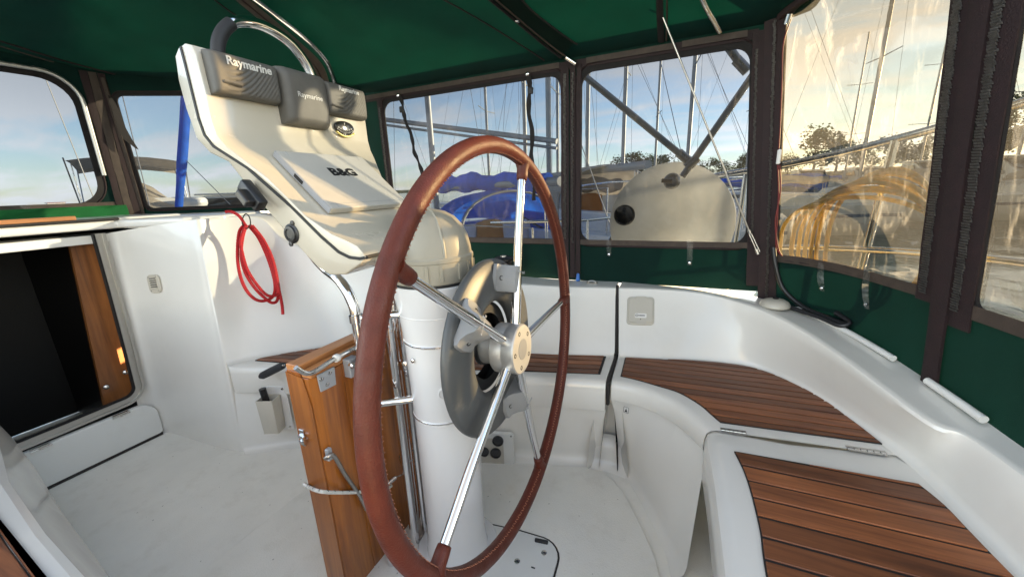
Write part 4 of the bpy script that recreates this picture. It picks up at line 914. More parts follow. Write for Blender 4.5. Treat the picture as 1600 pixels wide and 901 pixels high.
def panel(name, label, path, S0, S1, Z0, Z1, s0, s1, z0, z1, r, glass='vinyl', edge=.030, canvas='canvas_skirt', bottom=None):
    t = thing(name, label, 'window panel', path.pt((S0+S1)/2, Z0))
    A = rr2(S0, S1, Z0, Z1, .002); B = rr2(s0-edge, s1+edge, z0-edge*.8, z1+edge, r+edge*.6); C_ = rr2(s0, s1, z0, z1, r)
    mk('canvas', ringmesh(path, A, B, 0, 0), canvas, t, smooth=60)
    bo = join(ringmesh(path, B, C_, .0015, .005), ringmesh(path, C_, C_, .005, -.003))
    mk('window_border', bo, 'webbing', t, smooth=30)
    mk('window_pane', sheet(path, s0-.008, s1+.008, z0-.008, z1+.008, -.0012, 22, 14, .0012), glass, t, smooth=80)
    for k, (a, b) in enumerate(zip(B, C_)): pass
    # piped bead round the border
    mk('border_piping', tube([path.pt(u, z, .003) for u, z in B], .0045, 6, closed=True), 'zip_tape', t, smooth=60)
    if bottom: mk('bottom_tape', sheet(path, s0-.02, s1+.02, z0-.022, z0+.004, .007, 16, 2), bottom, t)
    return t
def teeth(path, s, z0, z1, off, parent, w_=.012, n=None, slant=0, matn='zip_teeth'):
    n = n or int((z1-z0)/.0062); bx_ = []
    for k in range(n):
        z = z0+(z1-z0)*(k+.5)/n; j = random.uniform(-.0022,.0022)
        a = path.pt(s-w_/2+j+slant*(z-z0), z-.0019, off); b = path.pt(s+w_/2+j+slant*(z-z0), z-.0026, off); c = path.pt(s+w_/2+j+slant*(z-z0), z+.0026, off+random.uniform(.001,.0035)); d = path.pt(s-w_/2+j+slant*(z-z0), z+.0026, off+random.uniform(.001,.0035))
        m_ = (a+b)/2; i_ = len(bx_)
        bx_.append(slab([a, b, c, d], path.pt(s, z, off+.003)-path.pt(s, z, off)))
    o = mk('zip_teeth', join(*bx_), matn, parent); o['kind'] = 'stuff'; return o
def tape(path, s0, s1, z0, z1, off, parent, matn='zip_tape', name='zip_tape', slant=0, th=.003):
    rows_ = []
    nz = 14
    for j in range(nz+1):
        z = z0+(z1-z0)*j/nz; w1, w2 = s0+slant*(z-z0)+random.uniform(-.0015,.0015), s1+slant*(z-z0)+random.uniform(-.0015,.0015)
        rows_.append([path.pt(w1, z, off-.001), path.pt(w1, z, off+th), path.pt((w1+w2)/2, z, off+th*1.5), path.pt(w2, z, off+th), path.pt(w2, z, off-.001)])
    return mk(name, grid(rows_), matn, parent, smooth=40)
def tab(path, s, z, parent, l=.075, w_=.022, off=.012, tilt=0):
    rows_ = []
    for k in range(9):
        t = k/8; zz = z+.018-t*l; ww = w_*(1 if t < .85 else .75)/2; o_ = off+.006*math.sin(t*3.1)
        rows_.append([path.pt(s-ww+tilt*t, zz, o_), path.pt(s+ww+tilt*t, zz, o_)])
    tb_ = mk('clear_tab', grid(rows_), 'vinyl_tab', parent, smooth=60)
    q = path.pt(s+tilt*.88, z+.018-.88*l, off+.004); n_ = (path.pt(s, z, 1)-path.pt(s, z, 0)).normalized()
    mk('press_stud', lathe([(.006,0),(.0065,.002),(.004,.004),(.001,.0042)], q, n_, 14), 'chrome', tb_, smooth=40)
    return tb_
X = lambda x: side.find(x=x)
ZT = 1.700
w1 = panel('window_panel', 'dark-tinted vinyl window with two dark hanging ties, looking onto the boat with the blue sail cover', side, X(-1.34), X(-.118), .715, 1.745, X(-1.165), X(-.165), .918, 1.640, .055)
w2 = panel('window_panel', 'dark-tinted vinyl window in front of the round white board', side, X(-.118), side.L, .715, 1.745, X(-.070), X(.612), .912, 1.634, .055)
SX = lambda x: stern.find(x=x); SY = lambda y: stern.find(y=y)
w3 = panel('window_panel', 'creased vinyl window with the yellow hose hanging outside', stern, 0, SY(.470), .590, 1.80, SX(.722), SY(.530), .872, 1.74, .02, 'vinyl_worn', .022)
w4 = panel('window_panel', 'creased vinyl stern window on the sunny side of the broad zip', stern, SY(.470), SY(-.20), .550, 1.83, SY(.385), SY(-.15), .862, 1.76, .02, 'vinyl_worn', .022)
for t, s_, z, k in ((w1, X(-.385), .905, .09),(w2, X(.065), .895, .07),(w2, X(.405), .905, .11)): tab(side, s_, z, t, k)
for t, y, z, k in ((w3,.86,.85,.10),(w3,.695,.862,.12),(w4,.235,.84,.15)): tab(stern, SY(y), z, t, k, .026, .014, .012)
# brown bottom tapes
for t, a, b in ((w1,-1.19,-.145),(w2,-.085,.635)): mk('bottom_tape', sheet(side, X(a), X(b), .893, .917, .0075, 16, 2), 'brown_tape', t)
mk('bottom_tape', sheet(stern, SX(.705), SY(.535), .846, .876, .0075, 16, 2), 'brown_tape', w3)
mk('bottom_tape', sheet(stern, SY(.385), SY(-.16), .832, .866, .0075, 16, 2), 'brown_tape', w4)
# zips and webbing between the panels
for t, a, b in ((w1,-.165,-.128),(w1,-1.205,-1.168)): tape(side, X(a), X(b), .73, 1.66, .006, t)
for a, b in ((-.122,-.098),(-.094,-.072)): tape(side, X(a), X(b), .73, 1.67, .007, w2)
teeth(side, X(-.146), .92, 1.64, .010, w1); teeth(side, X(-.110), .90, 1.64, .011, w2, .008); teeth(side, X(-1.188), .92, 1.62, .010, w1, .010)
tape(side, X(.617), side.L, .74, 1.68, .007, w2); teeth(side, X(.632), .92, 1.62, .011, w2, .008)
for a, b in ((.660,.690),(.692,.722)): tape(stern, SX(a), SX(b), .66, 1.74, .007, w3)
teeth(stern, SX(.692), .70, 1.70, .011, w3, .010)
# the broad double zip at the stern
b0, b1 = SY(.535), SY(.388)
tape(stern, b0, b0+(b1-b0)*.36, .84, 1.80, .007, w3); teeth(stern, b0+(b1-b0)*.16, .86, 1.78, .012, w3, .020)
tape(stern, b0+(b1-b0)*.36, b0+(b1-b0)*.66, .60, 1.80, .010, w4, name='zip_flap', th=.006)
tape(stern, b0+(b1-b0)*.66, b1+.004, .80, 1.80, .007, w4); teeth(stern, b0+(b1-b0)*.78, .84, 1.78, .012, w4, .018)
# hanging dark ties in front of the first window
for a, zz0, zz1, sh in ((-1.045,1.665,1.215,.11),(-.315,1.665,1.105,.02)):
    rows_ = []; k2 = 26
    for k in range(k2+1):
        t = k/k2; s_ = X(a)+sh*t+.006*math.sin(t*17); z = zz0+(zz1-zz0)*t; w_ = .0105+.002*math.sin(t*31)
        rows_.append([side.pt(s_-w_, z, .018+.004*math.sin(t*40)), side.pt(s_, z, .023+.004*math.sin(t*40+1)), side.pt(s_+w_, z, .018+.004*math.sin(t*40+2))])
    ti = mk('roll_up_tie', grid(rows_), 'webbing', w1, smooth=60)
    mk('tie_stud', lathe([(.008,0),(.0085,.003),(.004,.006)], side.pt(X(a), zz0-.005, .024), (0,-1,0), 16), 'chrome', ti, smooth=40)
    mk('tie_buckle', box(side.pt(X(a)+.012, zz0-.075, .022), (.026,.010,.030)), 'rubber', ti, bevel=(.003,1))
# dodger windows forward
DX = lambda x: dside.find(x=x)
d2 = panel('window_panel', 'spray hood side window behind the instrument pod', dside, 0, dside.L, 1.09, 1.83, DX(-2.40), DX(-1.42), 1.135, 1.700, .03, edge=.02)
dyf = lambda y: dfront.find(y=y)
d1 = panel('window_panel', 'spray hood front window with a rounded corner', dfront, 0, dfront.L, 1.09, 1.86, dyf(-1.0), dyf(.225), 1.172, 1.745, .11)
mk('bottom_tape', sheet(dfront, dyf(-.9), dyf(.27), 1.158, 1.176, .0075, 16, 2), 'brown_tape', d1)
mk('rolled_skirt', sheet(dfront, dyf(-1.0), dyf(.30), 1.088, 1.158, .06, 40, 5, .014), 'canvas_bright', d1, smooth=70)
mk('clear_edge', tube([dfront.pt(u, z, .02) for u, z in (lambda q_: q_[-8:]+q_[:34])(rr2(dyf(-1.0)-.03, dyf(.225)+.03, 1.14, 1.775, .13))], .010, 8), 'aluminium_frame', d1, smooth=60)
tab(dfront, dyf(-.045), 1.160, d1, .06, .030, .03); 
for a, b, m_ in ((.270,.298,'zip_tape'),(.300,.330,'brown_tape'),(.332,.368,'zip_tape')): tape(dfront, dyf(a), dyf(b), 1.10, 1.80, .010, d1, m_)
tape(dside, .0, .018, 1.10, 1.78, .012, d2, 'brown_tape')
q = dside.pt(.03, 1.50, .03)
mk('loose_strap', grid([[q+V((.0,-.012,.20)), q+V((.0,.018,.20))],[q+V((.01,-.014,.05)), q+V((.01,.020,.05))],[q+V((.02,-.006,-.01)), q+V((.02,.03,-.01))],[q+V((.03,.03,-.055)), q+V((.03,.042,-.06))]]), 'webbing', d2)

# roof
EDGE = catmull([(-2.37,.355,1.795),(-1.83,.70,1.745),(-1.33,.985,1.702),(-.4,1.0,1.700),(.595,1.0,1.700),(.755,.92,1.735),(.90,.65,1.775),(.985,.35,1.80),(1.02,0,1.815),(1.03,-.5,1.80),(.95,-1.05,1.75),(.3,-1.3,1.70),(-1.3,-1.3,1.70),(-2.25,-1.0,1.78),(-2.42,-.3,1.83),(-2.41,.1,1.82)], 5, closed=True)
CTR = V((-.75,-.2,0)); PEAK = 1.955
rows_ = []
for i in range(25):
    t = 1-i/24*.985; r_ = []
    for k, e in enumerate(EDGE):
        p = CTR.lerp(xy(e), t); sag = -.010*math.sin(k/len(EDGE)*math.pi*14)*math.sin(math.pi*(1-t))+.0045*math.sin(k*1.9+i*.8)*math.exp(-((1-t)*9)**1.0)*min(1,i/2)+.0025*math.sin(k*.9-i*1.3)*min(1,i/3)
        r_.append(V((p.x, p.y, e.z+(PEAK-e.z)*(1-t**2.2)+sag)))
    rows_.append(r_)
v_, f_ = grid(rows_, closed=True); f_.append(tuple((len(rows_)-1)*len(EDGE)+i for i in range(len(EDGE))))
bm = bmesh.new(); bv = [bm.verts.new(p) for p in v_]
for g in f_: bm.faces.new([bv[i] for i in g])
cut_n = V((-1.3, 3.4, 0)).normalized()                     # canopy cut away here, out of view, to let sky light in
bmesh.ops.bisect_plane(bm, geom=bm.verts[:]+bm.edges[:]+bm.faces[:], plane_co=V((-2.5,-.8,1.8)), plane_no=cut_n, clear_inner=True)
bm.verts.index_update(); v_ = [q.co.copy() for q in bm.verts]; f_ = [tuple(q.index for q in g.verts) for g in bm.faces]; bm.free()
roof = thing('canvas_canopy', 'dark green canvas canopy stretched over the cockpit on steel hoops', 'canopy', (-.7,0,1.7))
mk('roof_canvas', (v_, f_), 'canvas_green', roof, smooth=80)
bvh = BVHTree.FromPolygons([tuple(v) for v in v_], [tuple(g) for g in f_])
def drape(px, py, off=.004):
    d = ray(px, py).normalized(); h = bvh.ray_cast(CAM, d, 20)
    if h[0] is None: return None
    return h[0]-d*off
def draped(pixels, n=6, off=.004):
    fine = [(p.x, p.y) for p in catmull([V((a, b, 0)) for a, b in pixels], n)]
    return [q for q in (drape(a, b, off) for a, b in fine) if q is not None]
def ribbon(pxa, pxb, off, name, matn, parent, n=6, th=.004):
    a, b = draped(pxa, n, off), draped(pxb, n, off); k = min(len(a), len(b))
    if k < 2: return
    rows_ = [[p, (p+q)/2-V((0,0,th)), q] for p, q in zip(a[:k], b[:k])]
    return mk(name, grid(rows_), matn, parent, smooth=60)
def seam(pixels, r, matn, name='seam', off=.003):
    a = draped(pixels, 6, off)
    if len(a) > 1: mk(name, tube(a, r, 6), matn, roof, smooth=60)
seam([(-20,58),(90,92),(200,122),(285,148)], .0045, 'zip_tape'); seam([(-20,66),(90,99),(200,129),(285,155)], .0035, 'brown_tape')
seam([(335,0),(365,22),(395,40)], .003, 'zip_tape')
seam([(655,-20),(730,20),(800,62),(868,106)], .003, 'zip_tape')
# edge tapes and wall-top battens
for a, b, z in ((-1.30,-.17,1.672),(-.05,.33,1.672),(.36,.60,1.672)):
    mk('edge_batten', sheet(side, X(a), X(b), z-.006, z+.016, .012, 12, 2), 'brown_tape', roof)
mk('edge_tape', sheet(side, X(-1.30), X(.64), ZT-.045, ZT-.012, .006, 12, 2), 'zip_tape', roof)
# steel hoop forward with its canvas pocket
hp_ = draped([(340,-45),(385,-12),(430,22),(480,62),(508,92),(520,118),(525,138)], 6, .045)
mk('hoop', tube(hp_, .0125, 14), 'chrome', roof, smooth=60)
ribbon([(330,-30),(372,4),(440,62),(482,104),(497,135)], [(350,-30),(395,4),(462,60),(503,100),(516,135)], .006, 'hoop_pocket', 'brown_tape', roof)
seam([(352,-20),(385,6),(452,62),(492,104),(507,135)], .0035, 'zip_tape', off=.012)
# folded pocket with trim aft
ribbon([(735,-25),(790,20),(850,70),(885,96)], [(800,-25),(830,15),(875,50),(905,70)], .010, 'folded_pocket', 'canvas_green', roof, th=.005)
seam([(735,-25),(790,20),(850,70),(885,96)], .006, 'webbing', off=.014); seam([(797,-25),(828,14),(873,50),(902,70)], .004, 'webbing', off=.024)
seam([(742,-28),(796,18),(856,68),(889,92)], .003, 'brown_tape', off=.026)
a_, b_ = P(884,90,1,.95), P(899,100,1,.97)
mk('hoop_end', tube([a_, b_], .009, 12), 'chrome', roof, smooth=60)
q = drape(808,33,.03) or P(808,33,1,.9); mk('pocket_stud', lathe([(.008,0),(.008,.003),(.004,.005)], q, (0,-.3,-1), 14), 'chrome', roof, smooth=40)
ribbon([(1024,-20),(1026,30),(1028,66)], [(1036,-20),(1037,30),(1038,66)], .012, 'strap', 'webbing', roof)
seam([(1042,-20),(1042,30),(1041,64)], .003, 'brown_tape', off=.012)
mk('hoop', tube(catmull([P(1088,-30,1,.80), P(1100,5,1,.86), P(1114,30,1,.92), P(1125,50,1,.97)], 5), .0095, 12), 'chrome', roof, smooth=60)
a_, b_ = P(1233,22,1,.93), P(1228,38,1,.94); mk('hoop_end', tube([a_, b_], .0095, 12), 'chrome', roof, smooth=60)
seam([(1190,60),(1225,20),(1270,-10)], .012, 'zip_tape', 'corner_binding', .01); seam([(1215,45),(1245,10),(1270,-15)], .008, 'webbing', 'corner_binding', .012)
# wires at the corner post
rw = thing('corner_wiring', 'thin red wires with a grey connector taped to the corner post', 'cable', side.pt(X(.64), .9, .02))
mk('red_wire', tube(catmull([P(1236,30,1,.945), P(1224,70,1,.945), P(1222,130,1,.945), P(1219,200,1,.945), P(1217,232,1,.945)], 6), .0020, 8), 'wire_red', rw, smooth=60)
mk('connector', box(P(1217,245,1,.945), (.013,.012,.052)), 'pvc_white', rw, bevel=(.003,1))
for dx_ in (-.003,.003): mk('red_wire', tube(catmull([P(1217,258,1,.945)+V((dx_,0,0)), P(1218,300,1,.945)+V((dx_,0,0)), P(1213,345,1,.945)+V((-dx_,0,0)), P(1214,385,1,.945)+V((dx_,0,0)), P(1222,400,1,.945)], 6), .0022, 8), 'wire_red', rw, smooth=60)
# backstay wire with turnbuckle passing down to the corner
bs = thing('backstay', 'thin backstay wire with a turnbuckle crossing the window to the corner', 'stay', P(1183,395,1,.955))
s0_, s1_ = P(1172,365,1,.955), P(1025,0,1,.88); d_ = (s1_-s0_).normalized()
mk('wire', tube([s0_, s0_+d_*.9], .0036, 10), 'steel_dull', bs, smooth=60)
e_ = P(1184,397,1,.955)
mk('turnbuckle', join(tube([s0_+V((.004,0,0)), e_+V((.006,0,.01))], .0026, 8), tube([s0_-V((.004,0,0)), e_+V((-.004,0,.01))], .0026, 8), tube([s0_-d_*.0, s0_+d_*.018], .006, 10), tube([e_, e_+(s0_-e_)*.25], .0065, 10)), 'steel', bs, smooth=50)

# white edge tubes at the foot of the stern curtain
for ya, yb_, za, zb, r_, lb in ((.885,.565,.672,.650,.0090,'white plastic edge tube under the stern curtain, running up to the broad zip'),(.455,.30,.640,.628,.0095,'short white plastic edge tube, open-ended, past the broad zip')):
    sa, sb = SY(ya), SY(yb_)
    tag(mk('edge_tube', tube([stern.pt(sa+(sb-sa)*k/10, za+(zb-za)*k/10, .022) for k in range(11)], r_, 12), 'pvc_white', None, smooth=60), lb, 'tube')
# ------------------------------------------------------------------ outside: water, shore, boats
WATER = -.55
mat('hull_white', (.74,.74,.72), .25, coat=.3, var=.04, vscale=1.5, dirt_glint=((.45,.42,.36), 1.2, .55, .85, .35))
mat('hull_blue', (.03,.07,.16), .25, coat=.4, var=.1, vscale=1.5)
mat('hull_red', (.30,.03,.025), .3, coat=.3, var=.1, vscale=1.5)
mat('cover_blue', (.012,.16,.75), .8, var=.3, vscale=5, bump=1.0, bscale=9, trans=.45)
mat('cover_tan', (.42,.33,.25), .85, var=.2, vscale=5, bump=1.0, bscale=9, trans=.15)
mat('cover_cream', (.56,.50,.42), .85, var=.15, vscale=5, bump=.8, bscale=9, trans=.25)
mat('cover_orange', (.45,.19,.06), .8, var=.2, vscale=5, bump=.8, bscale=9, trans=.15)
mat('cover_darkgreen', (.01,.10,.06), .85, var=.2, vscale=5, trans=.1)
mat('cover_rose', (.42,.06,.07), .8, var=.2, vscale=5, trans=.2)
mat('mast_grey', (.30,.31,.32), .5, metal=.3, var=.1, vscale=4)
mat('boat_wire', (.30,.30,.30), .4, metal=.7)
mat('window_dark', (.02,.022,.026), .12, coat=.5)
mat('door_varnish', (.50,.19,.035), .35, coat=.5, var=.15, vscale=9)
mat('hose_yellow', (.80,.64,.17), .35, coat=.2, var=.15, vscale=14, trans=.4)
mat('board_grey', (.84,.82,.77), .5, var=.16, vscale=5, dirt_glint=((.95,.95,.93), 12, .52, .66, .55), bump=1.0, bscale=11, trans=.62)  # pale streaks are crinkle highlights painted into the colour
mat('leaf', (.052,.085,.026), .75, var=.45, vscale=1.2, trans=.25, objvar=.25)
mat('bark', (.07,.05,.035), .9, var=.3, vscale=6)
mat('shore_grass', (.06,.085,.03), .9, var=.4, vscale=.3)
mat('concrete', (.34,.33,.30), .8, var=.2, vscale=1.2)
mat('fender_blue', (.02,.10,.30), .4); mat('flag_red', (.50,.02,.03), .8)
# water -----------------------------------------------------------------
ma = bpy.data.materials.new('sea'); ma.use_nodes = True; t = ma.node_tree; b = t.nodes['Principled BSDF']; MAT['sea'] = ma
b.inputs['Base Color'].default_value = (.018,.045,.052,1); b.inputs['Roughness'].default_value = .07; b.inputs['IOR'].default_value = 1.333
tc = N(t, 'ShaderNodeTexCoord'); mp = N(t, 'ShaderNodeMapping'); mp.inputs['Scale'].default_value = (1.0,.55,1); L(t, tc.outputs['Object'], mp.inputs[0])
n1 = N(t, 'ShaderNodeTexNoise'); n1.inputs['Scale'].default_value = 1.6; n1.inputs['Detail'].default_value = 6; n1.inputs['Distortion'].default_value = .4; L(t, mp.outputs[0], n1.inputs['Vector'])
bp = N(t, 'ShaderNodeBump'); bp.inputs['Strength'].default_value = .55; bp.inputs['Distance'].default_value = .12; L(t, n1.outputs['Fac'], bp.inputs['Height']); L(t, bp.outputs[0], b.inputs['Normal'])
tag(mk('water', grid([[V((x, y, WATER)) for x in (-2500,-60,60,2500)] for y in (-2500,-60,60,2500)]), 'sea'), 'rippled harbour water', None, None, 'structure')
# far bank on the starboard side --------------------------------------------
def pol(az, r): a = math.radians(az); return V((math.sin(a)*r, math.cos(a)*r, 0))+V((CAM.x, CAM.y, 0))
rows_ = []
for k in range(41):
    az = -62+k*4.0; r0 = 150+18*math.sin(k*.7); h = .9+.4*math.sin(k*1.9)
    if az < -22: r0 = 900; h = 2
    rows_.append([at(pol(az, r0), WATER-.2), at(pol(az, r0+3), WATER+.8), at(pol(az, r0+30), WATER+1.6+h), at(pol(az, r0+160), WATER+3+h*2), at(pol(az, r0+420), WATER+2)])
tag(mk('far_bank', grid(rows_), 'shore_grass', None, smooth=60), 'low green bank across the harbour', None, None, 'structure')

def tree(az, r, h, wd, label):
    base = at(pol(az, r), WATER+2.2); t = thing('tree', label, 'tree', base, 'trees on the far bank')
    mk('trunk', tube(catmull([base, base+V((.1,.05,h*.2)), base+V((-.1,.1,h*.45)), base+V((.15,0,h*.75))], 3), [h*.035*(1-.085*i) for i in range(10)], 7), 'bark', t, smooth=60)
    lv, lf = [], []; rnd = random.Random(int(az*100)+int(r))
    clumps = []
    for k in range(15):
        a, e = rnd.uniform(0, 6.28), rnd.random(); rr_ = wd*.5*rnd.uniform(.25,.95)*(1-.55*abs(e-.35)); clumps.append((base+V((math.cos(a)*rr_, math.sin(a)*rr_, h*(.28+.66*e))), wd*rnd.uniform(.13,.26)))
    for c, cr_2 in clumps:
        for k in range(105):
            d = V((rnd.gauss(0,1), rnd.gauss(0,1), rnd.gauss(0,.8))).normalized()*cr_2*rnd.uniform(.55,1.1); p = c+d; s_ = h*.032*rnd.uniform(.6,1.4)
            x_, y_, z_ = basis(V((rnd.gauss(0,1), rnd.gauss(0,1), rnd.gauss(0,1)))); i = len(lv)
            lv += [p-x_*s_, p+y_*s_*.6, p+x_*s_, p-y_*s_*.6+z_*s_*.3]; lf.append((i,i+1,i+2,i+3))
    mk('crown', (lv, lf), 'leaf', t)
rnd = random.Random(3)
TREES = [(-8.5,150,9,9),(-6.8,152,11,8),(-5.0,150,8,10),(-3.2,158,9,8),(-1.2,156,6,7),(.9,155,5,7),(2.6,150,6.5,6),(4.5,150,5.5,7),(6.3,148,7,6),(8.8,145,5,7),(10.8,146,6,6),(13.2,150,12.5,11),(15.2,152,11,9),(17.4,150,8,9),(19.6,148,9,9),(22,150,8.5,8),(24.4,140,10,9),(26.5,118,12,11),(28.8,118,10,10),(31.5,130,7,9),(34.5,135,8,9),(38,140,7,10),(42,140,9,10),(46,140,7,9),(50,140,8,10),(55,140,9,9)]
for k, (az, r, h, wd) in enumerate(TREES):
    tree(az, r, h, wd, 'tall broad-crowned tree towering over the far bank' if h >= 10 else 'medium leafy tree on the far bank across the harbour' if h >= 7 else 'low bushy tree along the far bank across the harbour')

def yacht(name, label, org, head, Ls=8.5, hull='hull_white', cover='cover_blue', hood='cover_blue', mast_h=10.5, boom=True, stripe='hull_blue', furled=None, spreaders=2, hood_door='door_varnish', boom_z=1.78, rails=True, group=None, stays=True, boom_tilt=0, cover_drop=0, flag=False):
    """sailing boat, local bow towards -x, origin on the waterline amidships"""
    org = at(org, WATER); R_ = Matrix.Rotation(head, 3, 'Z'); t = thing(name, label, 'sailboat', org, group); k = Ls/8.5
    def T(x, y, z): return org+R_@(V((x, y, z))*k)
    sec = [(-4.25,.04,1.05),(-3.9,.42,1.02),(-3.2,.85,.97),(-2,1.22,.90),(-.5,1.40,.84),(1,1.40,.82),(2.5,1.28,.82),(3.7,1.08,.84),(4.1,1.0,.80)]
    rows_ = []
    for x, w_, z in sec: rows_.append([T(x*.98+.1, -w_*.55, -.25), T(x*.99, -w_*.86, .1), T(x, -w_*.97, .5*z), T(x, -w_, z), T(x, -w_*.94, z+.04), T(x, 0, z+.09), T(x, w_*.94, z+.04), T(x, w_, z), T(x, w_*.97, .5*z), T(x*.99, w_*.86, .1), T(x*.98+.1, w_*.55, -.25)])
    v_, f_ = grid(rows_); f_.append(tuple(range((len(sec)-1)*11, len(sec)*11))); hl = mk('hull', (v_, f_), hull, t, smooth=35)
    mk('boot_stripe', join(*[grid([[T(x, s_*(w_*.985+.004), .62*z), T(x, s_*(w_*.99+.004), .72*z)] for x, w_, z in sec]) for s_ in (-1,1)]), stripe, hl)
    cab = [(-2.3,.35,.93),(-2.0,.62,1.16),(-1,.82,1.24),(.9,.86,1.26),(1.05,.84,1.26)]
    rows_ = [[T(x, -w_*1.06, .88), T(x, -w_, z-.06), T(x, -w_*.9, z), T(x, w_*.9, z), T(x, w_, z-.06), T(x, w_*1.06, .88)] for x, w_, z in cab]
    v_, f_ = grid(rows_); f_.append(tuple(range(24,30))); cb_ = mk('cabin', (v_, f_), hull, t, smooth=30)
    for s_ in (-1,1):
        for x0, x1 in ((-1.5,-.75),(-.45,.4)):
            mk('cabin_window', slab([T(x0, s_*.84, 1.06), T(x1, s_*.90, 1.06), T(x1-.05, s_*.885, 1.18), T(x0+.1, s_*.82, 1.17)], R_@V((0,s_*.02,0))), 'window_dark', cb_)
    mk('companionway_board', slab([T(1.06,-.27,.80), T(1.06,.27,.80), T(1.06,.24,1.27), T(1.06,.1,1.31), T(1.06,-.1,1.31), T(1.06,-.24,1.27)], R_@V((.03,0,0))), hood_door, cb_)
    for s_ in (-1,1): mk('cockpit_coaming', box(T(2.5,s_*.82,.98), (2.8*k,.12*k,.26*k), R_), hull, t, bevel=(.03,2))
    if hood:                                               # spray hood: arched canvas, dark windows, steel hoop
        rows_ = []
        for x, hw, z in ((.15,.66,1.28),(.45,.80,1.60),(.85,.86,1.74),(1.35,.88,1.78),(1.75,.86,1.74)):
            rows_.append([T(x, hw*math.cos(a), 1.18+(z-1.18)*math.sin(a)**.7 if math.sin(a) > 0 else 1.18) for a in [i/14*math.pi for i in range(15)]])
        hd = mk('spray_hood', grid(rows_), hood, t, smooth=70)
        mk('hood_hoop', tube([T(1.76, .87*math.cos(a), .95+.81*math.sin(a)**.6 if math.sin(a) > 1e-6 else .95) for a in [i/16*math.pi for i in range(17)]], .02*k, 6), 'mast_grey', hd, smooth=60)
        mk('hood_side', join(*[slab([T(.5,s_*.84,1.20), T(1.76,s_*.88,.98), T(1.76,s_*.88,1.35), T(.9,s_*.87,1.42)], R_@V((0,s_*.012,0))) for s_ in (-1,1)]), hood, hd)
        mk('hood_brace', join(*[tube([T(.75,s_*.85,1.30), T(1.74,s_*.87,1.0)], .022*k, 6) for s_ in (-1,1)]), 'window_dark', hd)
    mz = 1.26
    ms = mk('mast', tube([T(-1.15,0,mz), T(-1.14,0,mz+mast_h*.5), T(-1.12,0,mz+mast_h)], [.062*k,.06*k,.045*k], 10), 'mast_grey', t, smooth=60)
    for i in range(spreaders):
        z = mz+mast_h*(i+1)/(spreaders+1); mk('spreader', tube([T(-1.1,-.95+.2*i,z+.05), T(-1.15,0,z), T(-1.1,.95-.2*i,z+.05)], .018*k, 6), 'mast_grey', ms)
    if stays:
        top = T(-1.12,0,mz+mast_h*.98)
        for p in (T(-4.2,0,1.08), T(4.0,0,.86), T(-1.0,1.32,.86), T(-1.0,-1.32,.86)): mk('stay', tube([p, top], .0055, 5), 'boat_wire', t)
    if furled:
        a, b_ = T(-4.1,0,1.25), T(-1.16,0,mz+mast_h*.96); rows_ = []
        pts = [a.lerp(b_, i/30) for i in range(31)]; mk('furled_sail', tube(pts, [.045+.042*math.sin(min(1, i/5)*1.57)*(1-i/40)+.005*math.sin(i*2.4) for i in range(31)], 10), furled, t, smooth=50)
        mk('furling_drum', lathe([(.05,-.2),(.09,-.18),(.09,-.06),(.05,-.03)], a, b_-a, 14), 'black_plastic', t, smooth=40)
    if boom:
        bz = boom_z; b0_, b1_ = T(-1.05,0,bz), T(2.9,0,bz+boom_tilt)
        bo = mk('boom', tube([b0_, b1_], .06*k, 10), 'mast_grey', t, smooth=60)
        if cover:
            rows_ = []; nn_ = 24
            for i in range(nn_+1):
                u = i/nn_; c = b0_.lerp(b1_, .02+(.92 if not cover_drop else .78)*u)-V((0,0,cover_drop*2)); hgt = (.30-.17*u)*(.88+.16*math.sin(u*19)+.06*math.sin(u*47)); wd = .10+.035*math.sin(u*14+1)-.03*u; dr_ = .09+.03*math.sin(u*23)
                rows_.append([c+R_@V((0, math.cos(a)*wd*(1 if math.sin(a) > 0 else .8), (math.sin(a)*hgt if math.sin(a) > 0 else math.sin(a)*dr_)))*k for a in [j/14*2*math.pi for j in range(14)]])
            v_, f_ = grid(rows_, closed=True); f_.append(tuple(range(14))); f_.append(tuple(nn_*14+i for i in range(14)))
            mk('sail_cover', (v_, f_), cover, bo, smooth=60)
        mk('mainsheet', join(*[tube([T(2.6+d_,0,bz-.04), T(2.6+d_*.3,0,.95)], .008, 5) for d_ in (-.04,.04)]), 'rope_white', t)
    if rails:
        rl = [[T(x, s_*(w_-.05), z+.58) for x, w_, z in sec[1:8]] for s_ in (-1,1)]
        mk('guard_wire', join(*[tube(r_, .006, 5) for r_ in rl]), 'boat_wire', t)
        for s_, r_ in zip((-1,1), rl):
            for (x, w_, z), p in list(zip(sec[1:8], r_))[::2]: mk('stanchion', tube([T(x, s_*(w_-.05), z), p], .011, 6), 'steel', t, smooth=60)
        mk('pushpit', tube([T(3.1,-1.14,1.45), T(3.7,-1.0,1.48), T(4.0,-.6,1.48), T(4.0,.6,1.48), T(3.7,1.0,1.48), T(3.1,1.14,1.45)], .014, 6), 'steel', t, smooth=60)
        for y in (-.6,.6): mk('pushpit_leg', tube([T(4.0,y,.84), T(4.0,y,1.48)], .012, 6), 'steel', t)
    if flag:
        mk('flag_staff', tube([T(4.0,.3,.9), T(4.25,.3,2.0)], .012, 6), 'door_varnish', t)
        mk('flag', grid([[T(4.22,.3,1.95-.02*i), T(4.23+.01*i,.32,1.5)] for i in range(3)]), 'flag_red', t)
    return t
